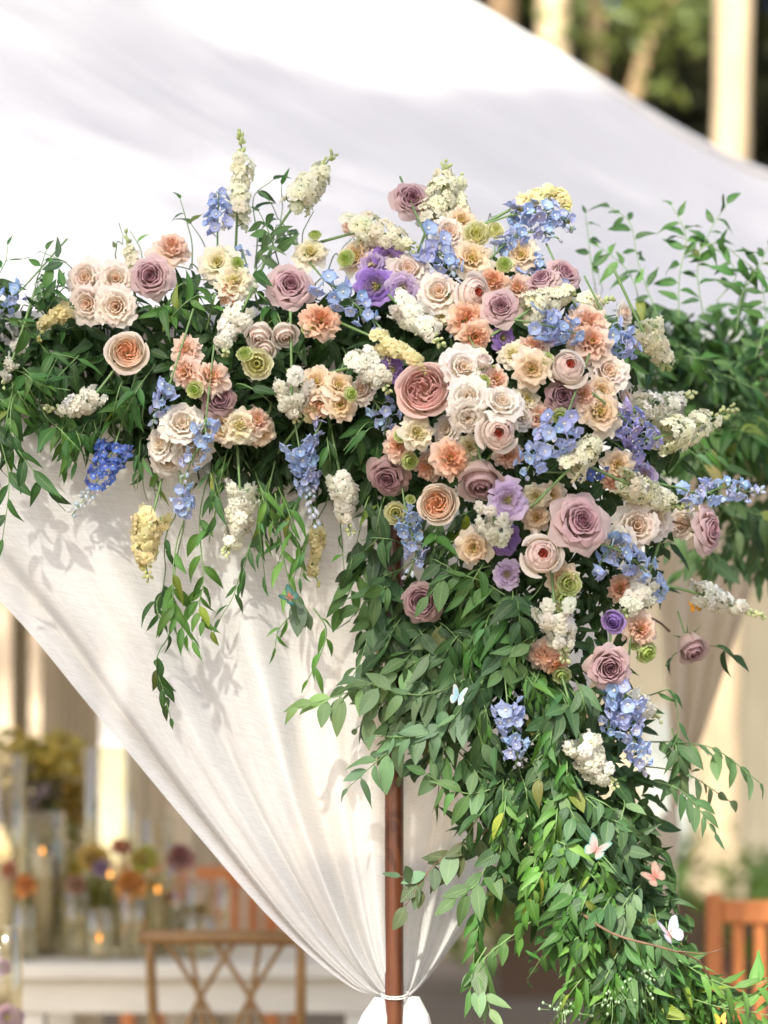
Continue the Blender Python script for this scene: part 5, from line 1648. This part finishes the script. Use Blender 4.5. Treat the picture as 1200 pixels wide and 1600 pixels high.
SHORT = {'smilax': 'glossy sprig', 'ruscus': 'grey green sprig', 'narrow': 'narrow leaved sprig', 'vine': 'vine sprig', 'eucalyptus': 'round leaved sprig'}


def fill(kind, axis, spread, n, a0, a1, lmin, lmax, lpx, nl, label, group, y=None, fwd=.06, droop=.35, jit=.03, **kw):
    ax = catmull([Vector((p[0], p[1], p[2] if len(p) > 2 else 0)) for p in axis], 40)
    for k in range(n):
        q = ax[min(39, int(40 * (k + RG.random()) / n))]
        px = q.x + RG.uniform(-spread, spread) * .7; py = q.y + RG.uniform(-spread, spread) * .55
        a = math.radians(RG.uniform(a0, a1)); L = RG.uniform(lmin, lmax)
        dx, dy = math.cos(a) * L, -math.sin(a) * L
        bx, by = px + dx, py + dy
        if y is None:
            y0, y1, y2 = surf(px, py) + .06, surf(px + dx * .5, py + dy * .5) + RG.uniform(-jit, jit) - fwd * .3, surf(bx, by) + RG.uniform(-jit, jit) + .01
        else:
            yy = (y if not callable(y) else y(px)) + RG.uniform(-.10, .12)
            y0, y1, y2 = yy, yy - fwd * .5, yy - fwd
        path = [P(px, py, y0), P(px + dx * .5, py + dy * .5 - L * .06, y1), P(bx, by + L * .16 * droop, y2)]
        sprig(kind, path, nl, lpx, label, group, seed=k + n * 7, droop=droop, short=SHORT[kind] if y is None else 'blurred ' + SHORT[kind], **kw)


gl = 'glossy sprigs of the straight garland'
fill('smilax', [(-60, 510), (150, 505), (350, 490), (580, 460)], 50, 46, 20, 160, 55, 105, 44, 9, 'dark glossy sprig along the upper side of the straight garland', gl)
fill('smilax', [(-60, 580), (150, 590), (350, 610), (600, 620)], 60, 40, 200, 340, 80, 150, 50, 9, 'dark glossy sprig drooping from the underside of the straight garland', gl + ', underside', droop=.6)
fill('narrow', [(200, 640), (330, 700), (440, 740), (560, 740)], 45, 26, 235, 305, 90, 150, 46, 9, 'dark narrow sprig hanging beneath the straight garland', 'narrow sprigs under the garland', droop=.8)
fill('ruscus', [(20, 470), (250, 470), (420, 440), (560, 420)], 45, 22, 20, 160, 70, 120, 42, 8, 'grey green sprig among the roses of the straight garland', 'grey green sprigs in the garland')
fill('ruscus', [(600, 480), (760, 540), (880, 640), (960, 800)], 110, 30, 0, 360, 70, 120, 44, 8, 'grey green sprig glimpsed between the crowded blooms', 'sprigs between the crowded blooms')
fill('smilax', [(600, 520), (700, 640), (700, 760), (760, 860)], 100, 34, 180, 360, 80, 130, 48, 8, 'dark sprig in the shaded gaps between the crowded blooms', 'dark sprigs in the shaded gaps')
fill('ruscus', [(620, 880), (690, 980), (760, 1060)], 60, 24, 200, 300, 80, 130, 56, 9, 'dark sprig round the top of the bare post', 'dark sprigs round the post', droop=.6)
fill('ruscus', [(800, 900), (850, 1000), (900, 1100), (980, 1180)], 100, 40, 190, 350, 80, 140, 46, 10, 'grey green sprig in the upper part of the hanging tail', 'grey green sprigs of the upper tail', droop=.6, width=1.15)
fill('narrow', [(790, 980), (830, 1100), (850, 1200), (900, 1320)], 110, 44, 225, 315, 80, 140, 44, 12, 'bright narrow sprig hanging in the middle of the green tail', 'bright narrow sprigs of the tail', droop=.8, width=1.25)
fill('ruscus', [(850, 1150), (890, 1260), (950, 1360), (990, 1440)], 90, 34, 200, 340, 80, 140, 44, 11, 'grey green sprig in the lower part of the hanging tail', 'grey green sprigs of the lower tail', droop=.7, width=1.15)
fill('smilax', [(850, 1280), (920, 1390), (1000, 1480), (1060, 1580)], 60, 40, 210, 340, 80, 140, 44, 11, 'glossy sprig in the lower part of the hanging tail', 'glossy sprigs of the lower tail', droop=.6, width=1.25)
fill('narrow', [(960, 1460), (1030, 1510), (1070, 1590)], 60, 26, 200, 350, 80, 130, 56, 9, 'narrow sprig at the foot of the hanging tail', 'narrow sprigs at the foot of the tail', droop=.5)
ry = lambda px: .30 + .0018 * max(0, px - 960)
fill('vine', [(960, 535), (1060, 560), (1210, 590)], 45, 30, 0, 360, 50, 95, 46, 8, 'blurred green sprig of the receding garland', 'sprigs of the receding garland', y=ry)
fill('smilax', [(1040, 600), (1120, 640), (1210, 680)], 80, 44, 180, 360, 80, 140, 50, 9, 'blurred dark sprig under the receding garland', 'dark sprigs of the receding garland', y=ry, droop=.6)
fill('ruscus', [(1090, 700), (1150, 760), (1200, 820)], 60, 34, 200, 340, 80, 140, 48, 9, 'blurred grey green sprig hanging from the receding garland', 'hanging sprigs of the receding garland', y=ry, droop=.7)

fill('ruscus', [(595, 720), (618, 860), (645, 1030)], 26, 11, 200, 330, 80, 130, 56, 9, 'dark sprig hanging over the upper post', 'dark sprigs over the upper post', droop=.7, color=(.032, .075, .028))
fill('ruscus', [(655, 1010), (690, 1080), (730, 1180)], 45, 14, 190, 320, 70, 120, 54, 8, 'grey green sprig in front of the bare part of the post', 'grey green sprigs before the post', droop=.7)

# --- the packed greenery inside the garland, too deep and many to count
def mass(name, axis, n, size, spread, yoff, col, seed, ydepth=.07):
    ax = catmull([Vector((p[0], p[1], p[2])) for p in axis], 60)
    rng = random.Random(seed)
    srcs = [LM['smilax'][0], LM['narrow'][1], LM['ruscus'][2], LM['smilax'][3]]
    V = []
    for s in srcs:
        a = np.empty(len(s.vertices) * 3, dtype=np.float32); s.vertices.foreach_get('co', a); V.append(a.reshape(-1, 3))
    F = np.array([tuple(p.vertices) for p in srcs[0].polygons])
    uvb = [(u, v / 7) for v in range(8) for u in (0, .25, .5, .75, 1)]
    vs, fs = [], []
    for k in range(n):
        q = ax[rng.randrange(60)]
        a = rng.uniform(0, 6.28); rr = rng.random() ** .5
        px = q.x + math.cos(a) * rr * q.z; py = q.y + math.sin(a) * rr * q.z
        y = (surf(px, py) if not callable(yoff) else yoff(px)) + .085 + rng.uniform(0, ydepth)
        qd = Vector((rng.gauss(0, .7), rng.gauss(0, .5), rng.gauss(-.5, .6))).normalized()
        nz = Vector((rng.gauss(0, .6), -1, rng.gauss(.4, .5))); nz = (nz - qd * nz.dot(qd)).normalized()
        M = np.array(Matrix((qd.cross(nz), qd, nz)).transposed()) * px2m(size, y) * rng.uniform(.7, 1.25)
        b = V[k % 4] @ M.T + np.array(P(px, py, y))
        vs.append(b); fs.append(F + 40 * k)
    me = mesh(name, np.concatenate(vs).tolist(), np.concatenate(fs).tolist(), LEAF, True, uvb * n)
    o = link(name, me, None, col)
    return tag(o, kind='stuff')


mass('garland_foliage', [(-90, 560, 110), (100, 560, 105), (300, 570, 110), (450, 570, 110), (600, 600, 130), (600, 740, 70)], 1600, 46, 0, 0, (.024, .062, .018), 1)
mass('garland_foliage', [(600, 520, 90), (760, 560, 170), (860, 680, 190), (900, 800, 170), (860, 900, 150)], 1700, 46, 0, 0, (.026, .064, .02), 2)
mass('garland_foliage', [(680, 940, 70), (800, 1040, 130), (860, 1180, 160), (890, 1290, 145), (950, 1390, 100), (1000, 1490, 90), (1050, 1640, 110)], 1700, 46, 0, 0, (.032, .078, .024), 3)
mass('garland_foliage', [(200, 620, 70), (330, 665, 75), (450, 690, 80), (560, 710, 80)], 700, 46, 0, 0, (.022, .058, .018), 7)
mass('garland_foliage', [(980, 520, 50), (1100, 560, 80), (1220, 600, 110), (1180, 760, 90)], 700, 46, 0, lambda px: ry(px) + .05, (.030, .072, .022), 4, .15)

# ================================================================== butterflies
def wing_mat(name, cin, cmid, cedge):
    t = NT(name)
    uv = t.n('UVMap'); tc = t.n('TexCoord')
    sep = t.n('SeparateXYZ', {0: uv.outputs[0]})
    nz = t.noise(tc.outputs['Object'], 9, 3, .6)
    r = t.math('ADD', sep.outputs[1], t.math('MULTIPLY', t.math('SUBTRACT', nz, .5), .5))
    c = t.mixc(t.maprange(r, .15, .55, 0, 1), cin, cmid)
    c = t.mixc(t.maprange(r, .62, .95, 0, 1), c, cedge)
    v = t.math('SINE', t.math('MULTIPLY', sep.outputs[0], 40.0))
    c = t.mixc(t.maprange(v, .7, 1, 0, .35), c, t.mixc(1.0, c, (.45, .45, .45), 'MULTIPLY'))
    p = t.n('BsdfPrincipled', {'Base Color': c, 'Roughness': .5})
    tr = t.n('BsdfTranslucent', {'Color': c})
    return t.done(t.n('MixShader', {0: .2, 1: p.outputs[0], 2: tr.outputs[0]}).outputs[0])


def butterfly(px, py, y, size, mats, label, aim, roll, openness=.6):
    e = empty('butterfly', P(px, py, y), label, 'butterfly', 'paper butterflies in the greenery')
    e.rotation_mode = 'QUATERNION'
    n = Vector(aim).normalized()
    e.rotation_quaternion = n.to_track_quat('Z', 'Y') @ Quaternion((0, 0, 1), roll)
    s = px2m(size, y) / 2 * .78
    e.scale = (s, s, s)
    shapes = {'forewing': [(.02, .22), (.14, .48), (.40, .82), (.72, 1.02), (1.0, 1.02), (1.06, .80), (.92, .42), (.82, .12), (.5, -.08), (.02, -.04)],
              'hindwing': [(.02, .06), (.48, .03), (.82, .02), (.93, -.26), (.80, -.60), (.54, -.80), (.30, -.70), (.10, -.28)]}
    for side in (-1, 1):
        for nm, sh in shapes.items():
            m = MB()
            ang = openness + (.08 if nm == 'forewing' else 0)
            c = (.06, .05 if nm == 'forewing' else -.05)
            v, uv = [], []
            for ring in (0, .35, .7, 1):
                for k, (x, yv) in enumerate(sh):
                    x2 = c[0] + (x - c[0]) * max(ring, .03); y2 = c[1] + (yv - c[1]) * max(ring, .03)
                    v.append((side * x2 * math.cos(ang), y2, x2 * math.sin(ang) + .05 * math.sin(x2 * 3))); uv.append((k / len(sh), ring))
            m.grid(v, 4, len(sh), uv, 0, True)
            m.build(nm, mats, e)
    m = MB(); m.lathe([(.01, -.42), (.045, -.3), (.06, 0), (.055, .12), (.05, .22), (.01, .30)], seg=8)
    m.v = [(a, c, b) for a, b, c in m.v]
    for sd in (-1, 1):
        m.tube([(0.02 * sd, .26, .02), (.10 * sd, .5, .10), (.20 * sd, .68, .12)], .010, .008, 4)
    m.build('body', TWIG, e)
    return e


W1 = wing_mat('sky_blue_wing', (.40, .62, .68), (.42, .66, .76), (.74, .72, .62))
W2 = wing_mat('coral_teal_wing', (.50, .17, .16), (.50, .28, .25), (.09, .24, .20))
W3 = wing_mat('coral_wing', (.36, .10, .09), (.46, .22, .17), (.20, .17, .12))
W4 = wing_mat('white_pink_wing', (.50, .22, .21), (.55, .50, .52), (.25, .27, .32))
W5 = wing_mat('teal_wing', (.50, .14, .08), (.06, .20, .17), (.03, .09, .08))
W6 = wing_mat('amber_wing', (.86, .40, .03), (.88, .46, .05), (.60, .25, .03))
butterfly(716, 1090, -.23, 42, W1, 'sky blue butterfly on the grey green leaves by the post', (-.1, -1, .25), -.3, .75)
butterfly(932, 1328, -.32, 50, W2, 'coral and teal butterfly with spread wings in the tail', (-.2, -1, .5), -.5, .35)
butterfly(1022, 1370, -.28, 46, W3, 'coral red butterfly half hidden by leaves in the tail', (.1, -1, .3), .7, .4)
butterfly(1046, 1460, -.32, 58, W4, 'white and pink butterfly with one wing raised', (.3, -1, .6), .3, .6)
butterfly(452, 934, -.11, 40, W5, 'dark teal butterfly by the oval leaves over the curtain', (.3, -1, .3), .9, .5)
butterfly(1086, 948, .02, 28, W6, 'amber butterfly behind the white stock over the beige curtain', (.1, -1, .1), .2, .3)
butterfly(1126, 1594, -.30, 26, W6, 'amber butterfly at the very foot of the tail', (0, -1, .4), .1, .4)

# berries on a twig at the foot of the tail
for (px, py, n) in ((1000, 1530, 34), (880, 1580, 22), (960, 1560, 16)):
    rr = random.Random(px)
    y = surf(px, py) - .05
    o0 = P(px, py, y)
    e = empty('berry_spray', o0, {1000: 'larger spray of tiny green berries at the foot of the tail', 880: 'spray of tiny berries lowest on the curtain side of the tail', 960: 'small berry spray between the two others'}[px], 'foliage', 'sprays of tiny berries')
    m = MB(); m2 = MB()
    for k in range(n):
        c = Vector((rr.gauss(0, .022), rr.gauss(0, .012), rr.gauss(0, .02)))
        m.tube([(0, .03, .03), c * .6, c], .0008, .0006, 4)
        m2.lathe([(.0003, -.0035), (.0028, -.0015), (.0030, .001), (.0008, .0035)], c, 6)
    m.build('stem', STEM, e)
    m2.build('berries', simple('grey_green_berry', (.20, .28, .16), .5, 80, .2), e)
# brown twig across the tail
tw = empty('twig', P(910, 1430, -.26), 'bare brown twig slanting across the tail under the white butterfly', 'twig')
o0 = P(910, 1430, -.26)
m = MB()
m.tube([p - o0 for p in catmull([P(905, 1425, -.25), P(960, 1460, -.31), (P(1040, 1482, -.33)), P(1090, 1500, -.31), P(1110, 1530, -.28)], 14)], .0028, .0016, 6)
m.tube([p - o0 for p in catmull([P(1060, 1486, -.33), P(1100, 1490, -.33), P(1130, 1482, -.32)], 8)], .0015, .001, 5)
m.build('branch', TWIG, tw)

# ================================================================== the dining table in the tent
ty = 2.6                                     # depth of the table's near edge
xl = P(-16, 1500, ty).x
TZ = .75
tb = empty('table', (xl + 1.2, ty + .5, 0), 'long pale painted dining table set with glass inside the tent', 'table')
o0 = Vector((xl + 1.2, ty + .5, 0))
m = MB(); m.box((-1.24, -.5, TZ - .045), (.05, .45, TZ), 0, .006); m.build('tabletop', PAINT, tb, False)
m = MB(); m.box((-1.14, -.45, TZ - .15), (-.05, .40, TZ - .048), 0, .003); m.build('apron', PAINT, tb, False)
for (x, y) in ((-1.13, -.44), (-.145, -.44), (-1.13, .305), (-.145, .305)):
    m = MB(); m.box((x, y, 0), (x + .085, y + .085, TZ - .151), 0, .006); m.build('leg', PAINT, tb, False)

WAX = simple('candle_wax', (.74, .66, .50), .5, 40, .08)
FLAME = mat_emit('candle_flame', (1.0, .40, .08), 3.2)
WATER = None


def vase(px, y, r, h, label, z=TZ, candle=0, group='glass cylinders on the table'):
    x = P(px, 1400, y).x
    e = empty('glass_cylinder', (x, y, z), label, 'vase', group)
    m = MB(); m.lathe([(.002, .003), (r * .97, .003), (r, .008), (r, h * .5), (r, h), (r - .003, h + .0015), (r - .005, h), (r - .005, h * .5), (r - .005, .012), (.002, .011)], (0, 0, 0), 28)
    m.build('glass', GLASS, e)
    if candle:
        c = empty('candle', (x, y, z + .012), 'lit cream candle inside the ' + label, 'candle', 'candles in the glass cylinders')
        m = MB(); rc = min(r * .6, .035); m.lathe([(.001, 0), (rc, 0), (rc, candle), (rc * .8, candle - .004), (.001, candle - .006)], (0, 0, 0), 18); m.build('wax', WAX, c)
        m = MB(); m.lathe([(.001, candle - .004), (.003, candle + .003), (.004, candle + .008), (.001, candle + .019)], (0, 0, 0), 10); m.build('flame', FLAME, c)
    return x


def posy(px, y, z, h, items, label, cat='flower'):
    """A few blooms on stems in one vase."""
    x = P(px, 1400, y).x
    for k, (dx, dz, d, ci, co, form, nm) in enumerate(items):
        e = empty(nm, (x + dx, y, z + h + dz), label[k], cat, 'flowers on the dining table')
        rng = random.Random(int(px) + k)
        n = Vector((rng.uniform(-.5, .5), -1, rng.uniform(.2, .9)))
        e.rotation_mode = 'QUATERNION'; e.rotation_quaternion = n.to_track_quat('Z', 'Y'); e.scale = (d * rng.uniform(.8, 1.2), d * rng.uniform(.7, 1.0), d * 1.5)
        for pn, me, fr in FORMS['spray' if k % 2 else form][k % 3 % len(FORMS[form])]:
            if fr is None:
                if pn != 'stem': link(pn, me, e)
            else:
                link(pn, me, e, lerp3(ci, co, fr))
        st = link('stem', mesh('posy_stem', *tube_data([(0, 0, 0), (-dx * .4, .01, -(h + dz) * .5), (-dx * .8, .0, -(h + dz) + .02)]), STEM), e)
        st.matrix_local = (Matrix.LocRotScale(e.location, e.rotation_quaternion, e.scale)).inverted() @ Matrix.Translation(e.location)


def tube_data(pts):
    m = MB(); m.tube(catmull(pts, 6), .0022, .0022, 5)
    return m.v, m.f


OR, YL, PU, RD, BU, GN = (.80, .38, .12), (.68, .52, .16), (.36, .26, .38), (.74, .30, .12), (.58, .36, .26), (.20, .30, .08)
vase(8, 2.85, .060, .62, 'tall glass cylinder cut by the frame edge', candle=.25)
vase(66, 2.95, .075, .44, 'wide glass cylinder with an orange flower before it', candle=.30)
vase(172, 3.05, .085, .64, 'tallest glass cylinder in the middle of the table', candle=.22)
vase(246, 2.95, .055, .42, 'slim glass cylinder next to the edge of the white curtain', candle=.18)
vase(282, 2.9, .050, .27, 'short glass cylinder with a dark red bloom by the curtain')
vase(155, 2.78, .045, .15, 'low tumbler with a tea light at the table front', candle=.045)
vase(118, 2.86, .042, .20, 'squat clear glass in front of the wide cylinder')
vase(205, 2.80, .040, .20, 'small glass holding the apricot bloom')
vase(40, 2.78, .038, .16, 'small glass holding the orange bloom', candle=.0)
vase(310, 2.84, .055, .13, 'square-set low glass at the curtain edge')
vase(330, 3.15, .05, .22, 'low glass behind the square-set one by the curtain')
posy(40, 2.78, TZ, .22, [(.0, 0, .045, OR, OR, 'carn', 'flower'), (-.05, .05, .03, RD, BU, 'carn', 'flower')], ['orange ruffled bloom in the small glass near the frame edge', 'rusty orange bloom just above the orange one'])
posy(118, 2.86, TZ, .20, [(.0, .02, .04, BU, BU, 'carn', 'flower'), (.05, .10, .045, YL, YL, 'carn', 'flower')], ['brownish bloom in the squat clear glass', 'mustard yellow bloom above the squat clear glass'])
posy(205, 2.80, TZ, .22, [(.0, .0, .055, (.72, .34, .08), (.80, .45, .14), 'carn', 'flower'), (.04, .08, .04, YL, (.40, .42, .06), 'carn', 'flower'), (-.03, .12, .03, RD, BU, 'carn', 'flower'), (-.09, .05, .03, PU, PU, 'carn', 'flower')],
     ['big apricot bloom on the table nearest the chair back', 'olive yellow bloom above the apricot one', 'rusty orange bloom among the glass cylinders', 'plum grey bloom low between the glasses'])
posy(282, 2.9, TZ, .28, [(.0, .02, .045, (.42, .17, .17), (.52, .28, .26), 'carn', 'flower'), (-.02, -.10, .03, OR, OR, 'carn', 'flower')], ['wine red bloom by the curtain edge', 'small orange bloom below the wine red one'])
# the tall loose arrangement behind
for k, (px, py, c, s, lab) in enumerate((
        (30, 1190, (.48, .36, .08), .14, 'mustard yellow spray highest in the tall arrangement'), (85, 1185, (.48, .36, .08), .11, 'mustard spray leaning out from the tall arrangement'),
        (45, 1245, (.20, .15, .18), .13, 'plum grey foliage in the heart of the tall arrangement'), (70, 1290, (.24, .22, .08), .14, 'olive foliage low in the tall arrangement'),
        (100, 1255, (.30, .18, .03), .10, 'ochre tuft at the side of the tall arrangement'), (15, 1265, (.28, .14, .05), .10, 'rust brown tuft by the frame edge'), (88, 1370, (.50, .38, .05), .13, 'yellow spray showing through the wide cylinder'), (235, 1395, (.48, .36, .04), .07, 'olive yellow tuft between slim and short glass'), (150, 1400, (.30, .30, .10), .08, 'dull green tuft behind the low tumbler'), (290, 1430, (.50, .24, .06), .06, 'apricot tuft low by the curtain edge'), (20, 1440, (.34, .26, .10), .09, 'straw coloured tuft low by the frame edge'), (60, 1370, (.26, .22, .28), .09, 'plum grey tuft behind the wide cylinder'))):
    y = 3.35 if k < 8 else 3.0
    q = P(px, py, y)
    e = empty('flower_spray', q, lab, 'flower', 'tall loose arrangement on the table')
    rr = random.Random(k)
    m = MB(); leaf_quads(m, blob(rr, (0, 0, 0), (s, s * .7, s * .8), 150), .032, rr); m.build('leaves', LEAF, e, False, c)
    m = MB()
    for _ in range(5):
        m.tube(catmull([(rr.uniform(-s, s) * .6, 0, rr.uniform(-.3, .6) * s), (0, 0, -s), ((P(50, py, y).x - q.x) * .8, 0.02, TZ + .05 - q.z)], 7), .004, .003, 5)
    m.build('stem', STEM, e)
jug = empty('jug', (P(50, 1400, 3.35).x, 3.35, TZ), 'dark pot holding the tall loose arrangement', 'vase')
m = MB(); m.lathe([(.001, 0), (.07, .0), (.10, .08), (.09, .16), (.06, .20), (.07, .22), (.06, .215), (.001, .1)], (0, 0, 0), 20); m.build('pot', simple('dark_glaze', (.06, .06, .05), .3, 20, .2), jug)

# near table corner cut by the frame: glass with lilac bloom
NZ = .62
st = empty('side_table', (P(-70, 1600, 1.2).x, 1.2, 0), 'small table cut off at the lower frame corner with a glass on it', 'table')
m = MB(); m.lathe([(.001, NZ - .03), (.16, NZ - .03), (.165, NZ - .015), (.16, NZ), (.001, NZ)], (0, 0, 0), 32); m.build('tabletop', PAINT, st)
m = MB(); m.lathe([(.14, 0), (.14, .02), (.03, .05), (.025, NZ - .035), (.06, NZ - .031)], (0, 0, 0), 20); m.build('pedestal', PAINT, st)
vase(2, 1.2, .052, .36, 'glass with a lilac bloom at the lower frame corner', z=NZ)
for (px, py, d, lab, f) in ((12, 1592, .036, 'lilac ruffled bloom inside the corner glass', 'open'), (2, 1512, .022, 'lilac bloom on a stem above the corner glass', 'open')):
    y = 1.2
    e = empty('flower', P(px, py, y), lab, 'flower', 'lilac blooms at the corner')
    e.rotation_mode = 'QUATERNION'; e.rotation_quaternion = Vector((.3, -1, .5)).to_track_quat('Z', 'Y'); e.scale = (d, d, d)
    for pn, me, fr in FORMS[f][0]:
        if fr is None: link(pn, me, e)
        else: link(pn, me, e, lerp3((.36, .24, .46), (.58, .42, .66), fr))


# ================================================================== chairs
def crossback(x, y, rz, label, mat, sc=1.0):
    e = empty('chair', (x, y, 0), label, 'chair')
    e.rotation_euler = (0, 0, rz); e.scale = (sc, sc, sc)

    def part(nm, pts, r0, r1=None, seg=10):
        m = MB(); m.tube(catmull(pts, 14), r0, r1, seg); return m.build(nm, mat, e)
    W = .215
    for s in (-1, 1):
        part('back_post', [(s * (W - .03), .0, 0), (s * (W - .012), -.01, .46), (s * (W - .004), -.05, .70), (s * W, -.075, .89)], .017, .014)
        part('front_leg', [(s * (W - .03), .40, 0), (s * (W - .03), .40, .44)], .015, .018)
    part('top_rail', [(-W - .03, -.065, .895), (-.11, -.095, .900), (.0, -.10, .902), (.11, -.095, .900), (W + .03, -.065, .895)], .021, .021, 10)
    part('lower_rail', [(-W, -.01, .50), (0, -.03, .50), (W, -.01, .50)], .010)
    for a, b in ((-.17, .03), (-.03, .17), (.03, -.17), (.17, -.03), (-.10, -.05), (.10, .05)):
        part('cross_slat', [(a, -.085, .89), ((a + b) / 2 + (b - a) * .08, -.068, .70), (b, -.03, .50)], .0075, .0075, 7)
    m = MB(); m.box((-.21, -.01, .44), (.21, .41, .468), 0, .012); m.build('seat', mat, e, False)
    for s in (-1, 1):
        part('side_stretcher', [(s * (W - .03), .0, .2), (s * (W - .03), .40, .2)], .009)
    return e


kx = P(356, 1455, 2.05).x
crossback(kx, 2.12, -.10, 'bent wood cross-back chair standing before the dining table', CHAIRW, .98)


def garden_chair(x, y, rz, label, parts_only=None):
    e = empty('garden_chair', (x, y, 0), label, 'chair')
    e.rotation_euler = (0, 0, rz)

    def bx(nm, lo, hi):
        m = MB(); m.box(lo, hi, 0, .006); return m.build(nm, TEAK, e, False)
    for s in (-1, 1):
        bx('back_post', (s * .27 - .025, .44, 0), (s * .27 + .025, .49, .95))
        bx('front_leg', (s * .27 - .025, -.05, 0), (s * .27 + .025, 0.0, .62))
        bx('armrest', (s * .27 - .035, -.09, .622), (s * .27 + .035, .438, .65))
    bx('top_rail', (-.243, .445, .86), (.243, .485, .93))
    bx('lower_rail', (-.243, .445, .46), (.243, .485, .51))
    for k in range(7):
        x0 = -.20 + k * .0665
        bx('slat', (x0 - .018, .455, .512), (x0 + .018, .475, .858))
    for k in range(6):
        y0 = -.04 + k * .085
        bx('seat_slat', (-.243, y0, .42), (.243, y0 + .065, .445))
    return e


gq = P(1252, 1420, 3.2)
garden_chair(gq.x, 3.2, 3.0, 'orange teak garden chair with slatted back near the bright lawn')
garden_chair(P(352, 1450, 4.9).x, 4.9, 3.0, 'orange teak chair glowing behind the curtain edge and the table')

# ================================================================== count of what was made
print('objects', len(COL.objects))
